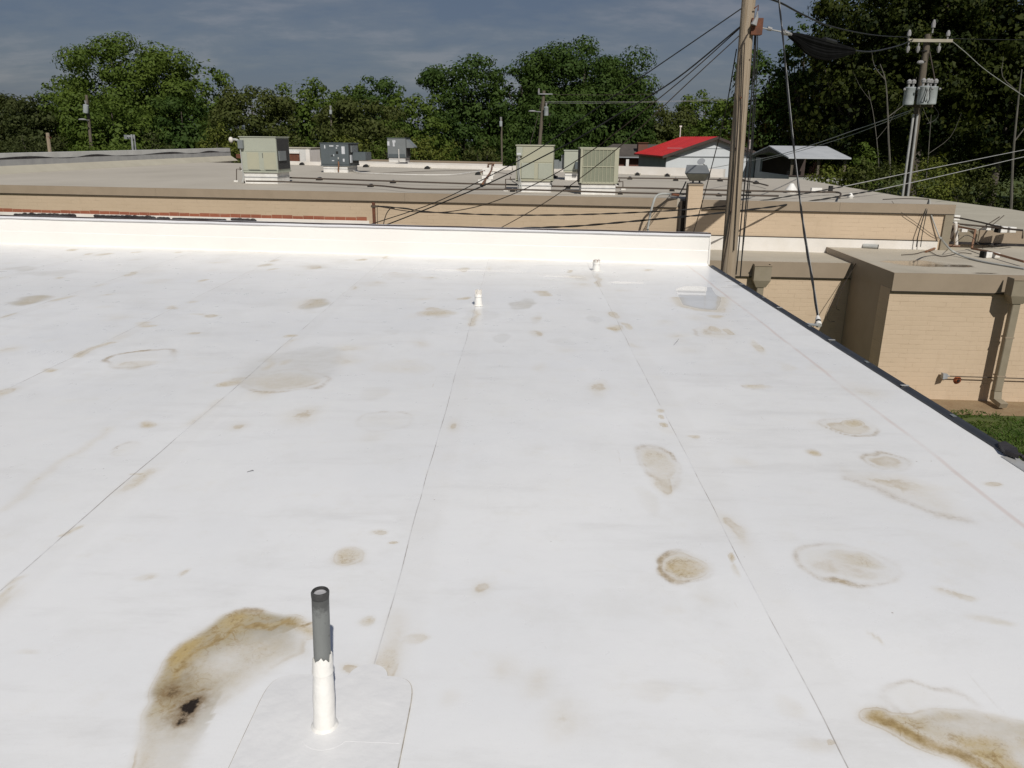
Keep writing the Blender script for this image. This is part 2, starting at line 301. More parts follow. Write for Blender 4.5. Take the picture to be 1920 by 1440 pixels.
# ------------------------------------------------------------------ the white roofed building the photo is taken from
RZ = 3.5
def par_y(x): return 10.42 + (2.6-x)*.118
def edge_dx(y): return -.0175*(np.clip(y, 2, 11)-5)
SEAMS = [-6.05, -4.72, -3.36, -1.895, -.45, .895]
STAINS=[(0.666,2.711,0.111,0.122,0,0.55,0.1,0.55,200),(0.668,2.699,0.089,0.097,0,0.2,0.15,0,0),(1.315,2.71,0.188,0.171,-15,0.12,0.12,0.6,215),
(1.353,2.752,0.119,0.1,-10,0.3,0.15,0,0),(0.731,3.702,0.089,0.252,0,0.3,0.1,0.5,90),(0.688,3.49,0.058,0.189,0,0.22,0,0,0),
(1.959,4.317,0.161,0.155,0,0.22,0.05,0.4,260),(1.992,4.382,0.081,0.075,0,0.45,0,0,0),(1.591,3.863,0.044,0.082,0,0.5,0,0.2,90),
(1.942,3.782,0.103,0.123,0,0.15,0.1,0.35,110),(1.656,5.002,0.095,0.071,0,0.35,0,0.35,150),(1.993,5.477,0.088,0.141,0,0.12,0,0,0),
(-1.658,5.327,0.363,0.625,-8,0.04,0.24,0.1,270),(-1.621,5.007,0.307,0.289,0,0.22,0.12,0.4,280),(-1.956,4.919,0.099,0.093,0,0.4,0.05,0.2,200),
(-2.838,5.523,0.243,0.245,0,0.05,0.05,0.6,140),(-2.823,5.366,0.153,0.123,0,0.2,0,0.1,0),(-4.967,7.567,0.187,0.207,0,0.3,0.35,0.2,0),
(-3.321,6.611,0.102,0.08,0,0.4,0,0.1,0),(-3.355,5.218,0.045,0.045,0,0.5,0,0,0),(-2.133,4.167,0.07,0.06,0,0.5,0.05,0.2,200),
(-1.912,3.459,0.031,0.025,0,0.45,0.1,0,0),(-2.091,3.796,0.062,0.11,0,0.05,0,0.25,150),(-0.792,4.231,0.162,0.142,0,0.05,0.04,0.3,120),
(-2.056,7.543,0.158,0.205,0,0.35,0.3,0.25,120),(-0.792,7.296,0.185,0.216,-20,0.4,0.1,0.2,250),(-0.899,7.462,0.084,0.1,0,0.3,0,0,0),
(-0.621,7.962,0.1,0.113,0,0.4,0.1,0,0),(0.023,7.702,0.141,0.239,0,0.1,0.3,0,0),(0.225,8.252,0.098,0.121,0,0.4,0.1,0,0),
(-1.461,9.247,0.217,0.3,0,0.1,0.05,0.4,120),(-0.728,9.824,0.095,0.168,0,0.3,0.1,0,0),(0.633,9.762,0.061,0.124,0,0.45,0,0,0),
(0.827,6.665,0.062,0.162,0,0.5,0.05,0.2,200),(0.937,6.712,0.053,0.184,0,0.35,0,0,0),(1.896,7.177,0.092,0.116,0,0.45,0,0,0),
(1.689,6.615,0.199,0.239,0,0.15,0,0.25,200),(1.708,6.695,0.058,0.102,0,0.35,0,0,0),(1.831,6.623,0.067,0.12,0,0.3,0,0,0),
(1.94,6.033,0.052,0.269,0,0.22,0,0,0),(-0.89,5.364,0.239,0.204,0,0.1,0.05,0.08,0),(-0.666,2.698,0.072,0.061,0,0.4,0.08,0.1,200),
(-0.583,2.909,0.045,0.032,0,0.22,0,0,0),(-0.503,2.808,0.024,0.017,0,0.45,0,0,0),(-0.522,2.286,0.026,0.034,0,0.35,0.1,0.1,0),
(-0.36,2.186,0.071,0.034,0,0.2,0,0,0),(-0.533,2.04,0.04,0.031,0,0.25,0,0,0),(0.853,4.545,0.027,0.04,0,0.4,0.1,0,0),
(0.86,4.281,0.032,0.036,0,0.45,0.1,0.2,0),(0.861,4.419,0.016,0.029,0,0.4,0,0,0),(1.001,4.098,0.043,0.042,0,0.4,0,0,0),
(0.866,2.787,0.013,0.038,0,0.5,0.1,0,0),(0.862,2.688,0.015,0.072,0,0.2,0,0,0),(0.883,1.763,0.014,0.012,0,0.4,0.1,0,0),
(-1.419,2.531,0.068,0.029,0,0.16,0,0,0),(-1.264,2.573,0.02,0.03,0,0.2,0,0,0),(-6.515,11.144,0.111,0.161,0,0.4,0,0,0),
(-5.862,10.714,0.115,0.149,0,0.4,0,0.3,0),(-5.468,10.907,0.088,0.103,0,0.3,0,0,0),(-4.89,11.066,0.104,0.106,0,0.35,0,0,0),
(-3.314,9.921,0.122,0.172,0,0.4,0.1,0.2,0),(-2.167,10.524,0.101,0.144,0,0.45,0,0,0),(-3.66,8.829,0.06,0.103,0,0.45,0,0,0),
(-5.402,8.88,0.048,0.105,0,0.35,0,0,0),(-6.229,9.395,0.252,0.155,0,0.05,0.25,0,0),(-5.692,9.158,0.371,0.222,0,0.03,0.2,0,0),
(-3.362,7.284,0.071,0.072,0,0.35,0,0,0),(-3.319,7.62,0.053,0.078,0,0.3,0,0,0),(-3.022,7.02,0.122,0.067,0,0.2,0,0,0),
(-2.772,6.346,0.089,0.074,0,0.25,0,0,0),(-2.858,6.984,0.097,0.066,0,0.25,0,0,0),(-1.905,6.263,0.062,0.09,0,0.4,0.1,0,0),
(-3.102,9.638,0.066,0.122,0,0.35,0,0,0),(-0.358,7.181,0.203,0.28,0,0,0.16,0,0),(0.378,6.207,0.133,0.106,0,0,0.16,0,0),
(-0.158,6.322,0.099,0.147,0,0,0.2,0,0),(0.171,6.985,0.069,0.265,0,0.12,0.12,0,0),(0.718,7.018,0.08,0.134,0,0,0.2,0,0),
(-1.089,6.498,0.092,0.116,0,0,0.15,0,0),(0.115,6.469,0.083,0.096,0,0.18,0,0,0),(0.549,4.987,0.073,0.214,0,0.16,0,0.1,90),
(1.151,2.919,0.05,0.055,0,0.05,0,0,0),(1.665,2.333,0.094,0.032,-20,0.2,0,0,0),(1.622,2.496,0.08,0.035,-20,0.2,0,0,0),
(1.206,2.259,0.011,0.054,25,0.2,0,0,0),(1.131,1.863,0.047,0.022,0,0.5,0.1,0.2,0),(1.255,1.94,0.13,0.085,0,0.06,0.02,0.26,120),
(1.062,1.883,0.044,0.029,0,0.6,0.15,0.2,0),(0.432,1.971,0.098,0.048,0,0.08,0.05,0,0),(0.812,1.888,0.063,0.056,0,0.1,0,0,0),
(0.838,1.742,0.06,0.032,0,0.12,0,0.15,90),(2.323,3.518,0.064,0.038,0,0.25,0,0,0),(0.594,3.252,0.05,0.167,0,0.06,0.08,0,0),
(-0.951,4.749,0.104,0.153,0,0.05,0.1,0,0),(2.203,5.515,0.08,0.199,0,0.08,0,0,0),(-1.116,3.688,0.138,0.111,0,0,0.06,0,0),
(-0.145,4.573,0.201,0.224,0,0,0.07,0,0),(0.423,3.818,0.143,0.162,0,0,0.06,0,0),(-1.57,2.097,0.045,0.022,0,0.12,0.05,0,0),
(-0.137,2.514,0.1,0.072,0,0.0,0.05,0,0)]
BIG=[(-1.045,1.696),(-1.096,1.839),(-1.116,1.979),(-1.128,2.082),(-1.1,2.18),(-1.046,2.271),(-0.98,2.346),(-0.893,2.371),(-0.831,2.357),(-0.761,2.311),(-0.695,2.272),(-0.653,2.178),(-0.649,2.095),(-0.716,2.027),(-0.788,1.939),(-0.835,1.846),(-0.856,1.74),(-0.854,1.625),(-0.72,1.241),(-0.939,1.236),(-1.023,1.551)]
CRACK=[(-0.665,2.227),(-0.748,2.264),(-0.808,2.281),(-0.84,2.253),(-0.89,2.248),(-0.931,2.271),(-0.958,2.234),(-1.001,2.154),(-1.043,2.106),(-1.062,2.068),(-1.05,2.019),(-1.032,1.969)]
OUT=[(-0.932,1.313),(-1.023,1.551),(-1.059,1.695),(-1.081,1.796),(-1.078,1.862),(-1.113,1.955),(-1.125,2.055),(-1.099,2.177),(-1.048,2.277),(-0.978,2.343),(-0.908,2.361)]
CRACK2=[(-0.995,1.809),(-1.002,1.869),(-0.977,1.892),(-0.956,1.921),(-0.921,1.912)]
BLOT=[(-0.961,1.854)]
BLOT2=[(-1.024,1.921)]
BLOT3=[(-0.964,1.81)]
COR=[(1.043,1.894),(1.125,1.885),(1.232,1.91),(1.334,1.924),(1.493,1.872),(1.692,1.763),(1.484,1.48),(1.28,1.571),(1.257,1.676),(1.216,1.732),(1.167,1.78),(1.115,1.83),(1.047,1.85)]
CORS=[(1.057,1.872),(1.113,1.826),(1.164,1.774),(1.214,1.728),(1.257,1.676)]
TRAIL=[(1.666,3.723),(1.763,3.625),(1.968,3.6),(2.087,3.418),(2.042,3.141),(1.937,3.087),(1.81,3.266),(1.696,3.464),(1.613,3.587)]
TRAILS=[(1.641,3.556),(1.735,3.436),(1.81,3.266),(1.897,3.147),(2.002,3.1)]
ST1=[(-3.329,5.573),(-3.326,5.759),(-3.316,5.923)]
ST2=[(-1.909,2.866),(-1.89,2.946)]
ST3=[(-1.885,2.42),(-1.888,2.535)]
ST4=[(-2.293,3.047),(-2.301,3.293),(-2.332,3.713),(-2.344,4.063)]
PUD=[(1.722,8.635),(1.941,8.883),(2.2,8.8),(2.136,8.114),(1.946,7.489),(1.776,7.554),(1.656,7.752)]

rngn = np.random.default_rng(3)
LAT = rngn.random((64, 64))
def vnoise(x, y, s):
    u = x*s+17.3; v = y*s+9.1; i = np.floor(u).astype(int); j = np.floor(v).astype(int); f = u-i; h = v-j
    f = f*f*(3-2*f); h = h*h*(3-2*h)
    a = LAT[i % 64, j % 64]; b = LAT[(i+1) % 64, j % 64]; c = LAT[i % 64, (j+1) % 64]; d = LAT[(i+1) % 64, (j+1) % 64]
    return (a*(1-f)+b*f)*(1-h) + (c*(1-f)+d*f)*h
def sst(v, a, b):
    t = np.clip((v-a)/(b-a), 0, 1); return t*t*(3-2*t)
def segd(x, y, pts):
    d = np.full(x.shape, 9.)
    for (ax, ay), (bx, by) in zip(pts, pts[1:]):
        vx, vy = bx-ax, by-ay; t = np.clip(((x-ax)*vx+(y-ay)*vy)/(vx*vx+vy*vy), 0, 1)
        d = np.minimum(d, np.hypot(x-ax-vx*t, y-ay-vy*t))
    return d
def polyd(x, y, pts):
    d = segd(x, y, pts+pts[:1]); ins = np.zeros(x.shape, bool)
    for (ax, ay), (bx, by) in zip(pts, pts[1:]+pts[:1]):
        c = ((ay > y) != (by > y)) & (x < (bx-ax)*(y-ay)/((by-ay) or 1e-9)+ax); ins ^= c
    return np.where(ins, -d, d)

xs = np.concatenate([np.linspace(-12, -9, 8)[:-1], np.arange(-9, -3.2, .032), np.arange(-3.2, -1.6, .018), np.arange(-1.6, 1.6, .0115), np.arange(1.6, 2.6, .016), [2.62]])
ys = [1.2]
while ys[-1] < 11: ys.append(ys[-1] + max(.0085, .0052*ys[-1]))
ys = np.concatenate([np.linspace(-4, 1.1, 8), np.array(ys[:-1]), [11.0]])
X, Y = np.meshgrid(xs, ys); NX = len(xs); NY = len(ys)
Yw = Y + np.clip((Y-8)/3, 0, 1)*(par_y(X)-11)
Xw = X + np.clip((X-1.5)/1.1, 0, 1.1)*edge_dx(Yw)
x = Xw.ravel(); y = Yw.ravel()
# wandering outlines
wx = x + (vnoise(x, y, 5)-.5)*.05*np.clip(y/3, .6, 2) + (vnoise(x+40, y, 16)-.5)*.02
wy = y + (vnoise(x, y+30, 5)-.5)*.09*np.clip(y/3, .6, 3) + (vnoise(x, y+70, 16)-.5)*.03
och = np.zeros(x.shape); gry = np.zeros(x.shape); rng_ = np.zeros(x.shape); drk = np.zeros(x.shape); wet = np.zeros(x.shape); clean = np.zeros(x.shape)
def mx_(a, b): return np.maximum(a, b)
for (cx_, cy_, a, b, rot, o, gg, r_, ra) in STAINS:
    near = (abs(x-cx_) < 2.2*max(a, b)) & (abs(y-cy_) < 2.2*max(a, b))
    if not near.any(): continue
    c, s = math.cos(R(rot)), math.sin(R(rot)); dx = wx[near]-cx_; dy = wy[near]-cy_
    u = (dx*c+dy*s)/a; v = (-dx*s+dy*c)/b; d = np.hypot(u, v)
    ang = np.arctan2(v, u); side = .35+.65*np.clip(.5+.6*np.cos(ang-R(ra)), 0, 1)
    fill = 1-sst(d, .45, 1.1); lean = .45+.75*np.clip(.5+.5*(u*math.cos(R(ra))+v*math.sin(R(ra))), 0, 1)
    och[near] = mx_(och[near], 1.2*o*fill*lean); gry[near] = mx_(gry[near], gg*(1-sst(d, .8, 1.08)))
    w = .045+.009/min(a, b)
    rng_[near] = mx_(rng_[near], 1.25*r_*side*(.5+.7*sst(vnoise(x[near]*1.3, y[near], 6), .25, .7))*np.exp(-((d-1)/w)**2))
# the big stain beside the vent pipe
d = polyd(wx, wy, BIG); ins = 1-sst(d, -.045, .012)
hole = np.exp(-(((x+.93)/.10)**2+((y-2.06)/.09)**2))*.55
vn = vnoise(x*1.2+.5*y, y, 9)
do = segd(wx, wy, OUT); fade = .35+.65*sst(1.15-do*2.6, 0, 1)
ins = ins*np.where(do > .2, 1-sst(d, -.16, .0)*.75, 1)
och = mx_(och, ins*(.26+.62*np.exp(-(do/.06)**1.5)+.26*np.exp(-(do/.2)**2))*(1-hole)*(.45+1.1*vn)*(.30+.70*sst(y+.25*(vnoise(x, y, 8)-.5), 1.66, 2.0))); gry = mx_(gry, ins*.62*(1-hole)*fade*(.6+.8*vnoise(x, y, 5))*(.4+.6*sst(y, 1.62, 1.95)))
rng_ = mx_(rng_, (.55+.45*sst(vnoise(x, y, 11), .1, .45))*np.exp(-(segd(x+(vnoise(x, y, 26)-.5)*.05, y+(vnoise(x+5, y, 22)-.5)*.06, CRACK)/.0078)**2)); rng_ = mx_(rng_, .7*np.exp(-(segd(x+(vnoise(x, y, 26)-.5)*.04, y+(vnoise(x+5, y, 22)-.5)*.05, CRACK2)/.005)**2)); rng_ = mx_(rng_, .85*sst(vnoise(x, y, 7), .15, .6)*np.exp(-(segd(wx, wy, OUT)/.016)**2))
och = mx_(och, .62*np.exp(-(segd(wx, wy, CRACK)/.035)**2)*(.4+.9*vnoise(x, y, 20)))
for (c_, r1, r2, k) in ((BLOT[0], .033, .042, 1.15), (BLOT2[0], .055, .06, .5), (BLOT3[0], .020, .03, .75), (BLOT[0], .06, .075, .45)):
    jx = x+(vnoise(x, y, 24)-.5)*.035; jy = y+(vnoise(x+9, y, 24)-.5)*.04
    drk = mx_(drk, k*np.exp(-(((jx-c_[0])/r1)**2+((jy-c_[1])/r2)**2)))
# corner stain, trailing stain, streaks
d = polyd(wx, wy, COR); ins = 1-sst(d, -.05, .02); och = mx_(och, 1.0*ins*(.22+.75*sst(vnoise(x+.6*y, y, 6)*.6+.4*vnoise(x, y, 17), .25, .75))); gry = mx_(gry, ins*.28)
rng_ = mx_(rng_, .8*np.exp(-(segd(wx, wy, CORS)/.02)**2)); och = mx_(och, .75*np.exp(-(segd(wx, wy, CORS)/.035)**2))
d = polyd(wx, wy, TRAIL); och = mx_(och, (1-sst(d, -.16, .03))*.22); rng_ = mx_(rng_, .34*np.exp(-(segd(wx, wy, TRAILS)/.04)**2))
for st, w, k in ((ST1, .03, .5), (ST2, .012, .45), (ST3, .012, .35), (ST4, .03, .14)): och = mx_(och, k*np.exp(-(segd(wx, wy, st)/w)**2))
# faint dirt along the laps and the foot of the parapet, random old drips
for sx in SEAMS:
    och = mx_(och, .42*np.exp(-((wx-sx-.03)/.035)**2)*sst(vnoise(x*.6, y, 2.6), .62, .86))
och = mx_(och, .13*np.exp(-((par_y(x)-y)/.35)**2)*(.3+vnoise(x, y, 2.5)))
for k in range(90):
    px_ = rngn.uniform(-8, 2.4); py_ = 1.5+9*rngn.random()**1.5; rr = rngn.uniform(.015, .05)*(1+py_*.25)
    m = (abs(x-px_) < 3*rr) & (abs(y-py_) < 4*rr)
    och[m] = mx_(och[m], rngn.uniform(.06, .26)*np.exp(-(((wx[m]-px_)/rr)**2+((wy[m]-py_)/rr/1.3)**2)))
# standing water and smooth ponded film in front of the parapet
d = polyd(wx*.35+x*.65, wy*.2+y*.8, PUD); wet = mx_(wet, 1-sst(d, -.04, .02)); gry = mx_(gry, .16*(1-sst(d, -.03, .06)))
och = mx_(och, .35*np.exp(-((d-.02)/.06)**2)*(y < 8.2))
fl = vnoise(x*.8, y*3.2, 1.7)+.35*vnoise(x*2, y*6, 2.)
wet = mx_(wet, .9*sst(fl, .93, 1.06)*np.exp(-((par_y(x)-y-1.35)/.42)**2)*sst(x, -4.5, -1))
rough_f = vnoise(x, y, .9)

me = bpy.data.meshes.new('roof'); nv = NX*NY
co = np.stack([x, y, np.full(nv, RZ) + .004*(vnoise(x, y, 1.1)-.5)], 1)
idx = np.arange(nv).reshape(NY, NX); q = np.stack([idx[:-1, :-1], idx[:-1, 1:], idx[1:, 1:], idx[1:, :-1]], -1).reshape(-1, 4)
def fastmesh(me, co, q):
    me.vertices.add(len(co)); me.vertices.foreach_set('co', co.astype(np.float32).ravel())
    me.loops.add(q.size); me.loops.foreach_set('vertex_index', q.astype(np.int32).ravel())
    me.polygons.add(len(q)); me.polygons.foreach_set('loop_start', np.arange(0, q.size, q.shape[1], dtype=np.int32))
    me.update(calc_edges=True); me.validate()
fastmesh(me, co, q); me.polygons.foreach_set('use_smooth', [True]*len(q))
for nm, arr in (('ochre', och), ('grey', gry), ('ring', rng_), ('dark', drk), ('wet', wet)):
    me.attributes.new(nm, 'FLOAT', 'POINT').data.foreach_set('value', np.clip(arr, 0, 1).astype(np.float32))

m = bpy.data.materials.new('stained white roof membrane'); m.use_nodes = True; t = m.node_tree; b = t.nodes['Principled BSDF']
ob = t.nodes.new('ShaderNodeTexCoord').outputs['Object']
def att(nm):
    a = t.nodes.new('ShaderNodeAttribute'); a.attribute_name = nm; return a.outputs['Fac']
sp = t.nodes.new('ShaderNodeSeparateXYZ'); t.links.new(ob, sp.inputs[0]); px, py = sp.outputs[0], sp.outputs[1]
nf = nnoise(t, ob, 34, 6, .68); nm_ = nnoise(t, ob, 7, 6, .65); nl = nnoise(t, ob, .8, 5, .6); nff = nnoise(t, ob, 150, 3, .6)
nl2 = nnoise(t, ob, .33, 6, .62); nl3 = nnoise(t, ob, 3.1, 7, .68)
base = nmix(t, nstep(t, nl, .32, .68), (.865, .868, .872), (.805, .812, .825))
base = nmix(t, nmath(t, 'MULTIPLY', nstep(t, nl2, .42, .62), .45), base, (.78, .78, .775))
base = nmix(t, nmath(t, 'MULTIPLY', nstep(t, nl3, .48, .72), .40), base, (.735, .73, .715))
mpw = t.nodes.new('ShaderNodeMapping'); mpw.inputs['Scale'].default_value = (.5, 2.2, 1); t.links.new(ob, mpw.inputs[0])
base = nmix(t, nmath(t, 'MULTIPLY', nstep(t, nnoise(t, mpw.outputs[0], 2.2, 7, .7), .5, .78), .55), base, (.68, .675, .67))
base = nmix(t, nmath(t, 'MULTIPLY', nstep(t, nm_, .55, .8), .22), base, (.72, .68, .60))
def brk(a, lo, hi, amt, n, lin=False):        # noise broken version of a mask
    v = nmath(t, 'ADD', a, nmath(t, 'MULTIPLY', nmath(t, 'SUBTRACT', n, .5), nmath(t, 'MULTIPLY', a, amt)))
    if lin:
        m_ = t.nodes.new('ShaderNodeMapRange'); t.links.new(v, m_.inputs[0]); m_.inputs[1].default_value = lo; m_.inputs[2].default_value = hi; return m_.outputs[0]
    return nstep(t, v, lo, hi)
oc = brk(att('ochre'), .0, .9, 2.4, nf, True); oc2 = brk(att('ochre'), .0, .9, 2.6, nm_, True)
ocm = nmath(t, 'MULTIPLY_ADD', oc, .55, nmath(t, 'MULTIPLY', oc2, .45))
gr = brk(att('grey'), .0, .9, 1.2, nm_)
col = nmix(t, nmath(t, 'MULTIPLY', gr, 1.25), base, (.40, .385, .34))
ochc = nmix(t, nstep(t, nm_, .35, .65), (.50, .365, .145), (.52, .42, .235))
col = nmix(t, nmath(t, 'MULTIPLY', ocm, nmath(t, 'MULTIPLY_ADD', nl3, .9, .55)), col, ochc)
vv = nmath(t, 'ADD', nmath(t, 'ADD', att('ochre'), nmath(t, 'MULTIPLY', att('grey'), .6)), nmath(t, 'MULTIPLY', nmath(t, 'SUBTRACT', nmath(t, 'MULTIPLY_ADD', nf, .4, nmath(t, 'MULTIPLY', nm_, .6)), .5), .30))
tide = nmath(t, 'MULTIPLY', nstep(t, vv, .13, .17), nmath(t, 'SUBTRACT', 1.0, nstep(t, vv, .18, .30)))
tide = nmath(t, 'MULTIPLY', tide, nmath(t, 'MULTIPLY', nstep(t, vv, .10, .2), nstep(t, att('ochre'), .05, .16)))
col = nmix(t, nmath(t, 'MULTIPLY', nmath(t, 'MULTIPLY', tide, nstep(t, nl3, .42, .66)), .5), col, (.44, .325, .16))
grain = nmath(t, 'MULTIPLY', nstep(t, att('ochre'), .12, .5), nstep(t, nnoise(t, ob, 75, 5, .75), .52, .66))
col = nmix(t, nmath(t, 'MULTIPLY', grain, .38), col, (.36, .255, .11))
rdn = nmath(t, 'ABSOLUTE', nmath(t, 'SUBTRACT', nnoise(t, ob, 15, 4, .55, .6), .5))
cru = nmath(t, 'MULTIPLY', nmath(t, 'SUBTRACT', 1.0, nstep(t, rdn, .006, .03)), nmath(t, 'MULTIPLY', nstep(t, att('ochre'), .22, .5), nstep(t, nm_, .42, .6)))
col = nmix(t, nmath(t, 'MULTIPLY', cru, .55), col, (.33, .215, .09))
cl2 = nmath(t, 'MULTIPLY', nstep(t, nf, .54, .66), nstep(t, nmath(t, 'MULTIPLY', att('ochre'), nm_), .20, .42))
col = nmix(t, nmath(t, 'MULTIPLY', cl2, .6), col, (.27, .175, .075))
rg = brk(att('ring'), .0, .95, 2.6, nm_, True); rg2 = brk(att('ring'), .05, .8, 3.0, nf)
col = nmix(t, nmath(t, 'MULTIPLY', nmath(t, 'MULTIPLY_ADD', rg, .45, nmath(t, 'MULTIPLY', rg2, .55)), .8), col, nmix(t, nstep(t, nf, .4, .62), (.42, .30, .13), (.30, .205, .085)))
dk0 = brk(att('dark'), .02, .55, 2.6, nf)
col = nmix(t, nmath(t, 'MULTIPLY', dk0, .8), col, (.20, .125, .055))
dk = brk(att('dark'), .40, .72, 2.2, nf)
col = nmix(t, dk, col, (.022, .014, .008))
# lap seams: a hairline of dirt that comes and goes
sm = None
wob = nmath(t, 'MULTIPLY', nmath(t, 'SUBTRACT', nnoise(t, ob, .9, 2), .5), .03)
for i, sx in enumerate(SEAMS):
    a = nmath(t, 'ABSOLUTE', nmath(t, 'SUBTRACT', nmath(t, 'ADD', px, wob), sx))
    a = nmath(t, 'LESS_THAN', a, .0019 if i > 3 else .003)
    sm = a if sm is None else nmath(t, 'MAXIMUM', sm, a)
smk = nmath(t, 'MULTIPLY', sm, nstep(t, nnoise(t, ob, 2.3, 5, .7), .40, .62))
col = nmix(t, nmath(t, 'MULTIPLY', smk, .68), col, (.28, .24, .20))
lap = None
for sx in SEAMS:
    u = nmath(t, 'SUBTRACT', nmath(t, 'ADD', px, wob), sx)
    v = nstep(t, u, -.004, .004); w = nmath(t, 'SUBTRACT', 1.0, nstep(t, u, .10, .16)); v = nmath(t, 'MULTIPLY', v, w)
    lap = v if lap is None else nmath(t, 'MAXIMUM', lap, v)
# pinkish weld line by the edge
pk = nmath(t, 'ABSOLUTE', nmath(t, 'SUBTRACT', nmath(t, 'ADD', px, nmath(t, 'MULTIPLY', wob, 2.0)), 2.235))
pkm = nmath(t, 'MULTIPLY', nmath(t, 'SUBTRACT', 1.0, nstep(t, pk, .004, .022)), nstep(t, nnoise(t, ob, 1.1, 6, .7), .28, .6))
col = nmix(t, nmath(t, 'MULTIPLY', pkm, .34), col, (.58, .40, .33))
# specks, scuffs
vo = t.nodes.new('ShaderNodeTexVoronoi'); vo.inputs['Scale'].default_value = 9; t.links.new(ob, vo.inputs['Vector'])
spk = nmath(t, 'MULTIPLY', nmath(t, 'SUBTRACT', 1.0, nstep(t, vo.outputs['Distance'], .015, .05)), nstep(t, nnoise(t, ob, 1.7, 4), .50, .62))
col = nmix(t, nmath(t, 'MULTIPLY', spk, .7), col, (.24, .19, .14))
col = nmix(t, nmath(t, 'MULTIPLY', nstep(t, nff, .62, .74), .16), col, (.5, .46, .40))
mps = t.nodes.new('ShaderNodeMapping'); mps.inputs['Rotation'].default_value = (0, 0, .5); mps.inputs['Scale'].default_value = (26, 1.6, 1); t.links.new(ob, mps.inputs[0])
scf = nmath(t, 'MULTIPLY', nstep(t, nnoise(t, mps.outputs[0], 1, 5, .7), .66, .76), nstep(t, nnoise(t, ob, 1.3, 3), .52, .66))
col = nmix(t, nmath(t, 'MULTIPLY', scf, .55), col, (.52, .47, .39))
col = nmix(t, nmath(t, 'MULTIPLY', lap, .13), col, (.71, .69, .66))
t.links.new(col, b.inputs['Base Color'])
rg_ = nmath(t, 'MULTIPLY_ADD', nstep(t, nm_, .3, .7), .10, .27)
rg_ = nmath(t, 'MULTIPLY_ADD', ocm, .35, rg_)
wt = nstep(t, nmath(t, 'ADD', att('wet'), nmath(t, 'MULTIPLY', nmath(t, 'SUBTRACT', nm_, .5), .5)), .35, .7)
rg_ = nmath(t, 'MULTIPLY', rg_, nmath(t, 'SUBTRACT', 1.0, nmath(t, 'MULTIPLY', wt, .93)))
t.links.new(rg_, b.inputs['Roughness']); b.inputs['Specular IOR Level'].default_value = .45
bp = t.nodes.new('ShaderNodeBump'); bp.inputs['Distance'].default_value = .006
t.links.new(nmath(t, 'MULTIPLY_ADD', wt, -.30, .33), bp.inputs['Strength'])
h = nmath(t, 'ADD', nmath(t, 'MULTIPLY', nm_, .5), nmath(t, 'ADD', nmath(t, 'MULTIPLY', lap, .7), nmath(t, 'MULTIPLY', nf, .12)))
t.links.new(h, bp.inputs['Height']); t.links.new(bp.outputs[0], b.inputs['Normal'])
me.materials.append(m)

bld = thing('commercial_building', 'low building with stained white membrane flat roof and white parapet, foreground', 'building', (0, 0, 0))
roof = bpy.data.objects.new('roof', me); COL.objects.link(roof); roof.parent = bld
roof['label'] = 'white membrane roof with ochre water stains and lap seams'
ye = [(-4)] + list(np.linspace(3.85, 10.2, 5))
def ex(yv): return 2.62 + float(edge_dx(yv))*1.02
MB().prism([(-11.98, -3.98), (2.60+.05, -3.98), (ex(4)-.02, 4), (ex(10.4)-.02, 10.44), (-11.98, par_y(-12)+.3)], 0, RZ-.02).build('wall', M['tan'], bld)
# parapet: battered front face, horizontal lap, coping
xa, xb = -12.0, ex(10.4)+.005
pa = Vector((xa, par_y(xa), 0)); pb_ = Vector((xb, par_y(xb), 0)); u = (pb_-pa).normalized(); nrm = Vector((u.y, -u.x, 0))
mb = MB()
K = 60
prof = [(.035, RZ-.015), (.012, RZ+.02), (.006, RZ+.19), (.0, RZ+.20), (0, RZ+.385), (-.30, RZ+.385), (-.30, RZ-.3), (-.05, RZ-.3)]
rings = []
random.seed(5)
for i in range(K+1):
    c = pa.lerp(pb_, i/K); wv = [random.uniform(-.003, .003) for _ in prof]
    rings.append([(c.x+nrm.x*(o+w), c.y+nrm.y*(o+w), z+w*.6) for (o, z), w in zip(prof, wv)])
mb.loft(rings); par = mb.build('parapet', M['par'], bld, smooth=False)
mb = MB()
rings = []
for i in range(K+1):
    c = pa.lerp(pb_, i/K); w = random.uniform(-.002, .002)
    rings.append([(c.x+nrm.x*o, c.y+nrm.y*o, z+w) for o, z in [(.022, RZ+.388), (.022, RZ+.418), (-.32, RZ+.400), (-.32, RZ+.372)]])
mb.loft(rings); mb.build('coping', M['cop'], par)
mb = MB()
rings = []
for i in range(K+1):
    c = pa.lerp(pb_, i/K); w = random.uniform(-.003, .003)
    rings.append([(c.x+nrm.x*o, c.y+nrm.y*o, z+w) for o, z in [(.026, RZ+.4185), (.026, RZ+.424), (-.05, RZ+.427), (-.05, RZ+.4205)]])
mb.loft(rings); mb.build('coping_cap', M['trimdark'], par)
# loose end flap of the membrane at the parapet's end
MB().loft([[(xb-.01, par_y(xb)-.03, RZ+.01), (xb+.012, par_y(xb)-.03, RZ+.01), (xb+.03, par_y(xb)+.10, RZ-.02), (xb-.01, par_y(xb)+.10, RZ)],
           [(xb-.01, par_y(xb)-.005, RZ+.37), (xb+.006, par_y(xb)-.005, RZ+.37), (xb+.02, par_y(xb)+.20, RZ+.37), (xb-.01, par_y(xb)+.20, RZ+.37)]]).build('end_flap', M['white_flash'], par)
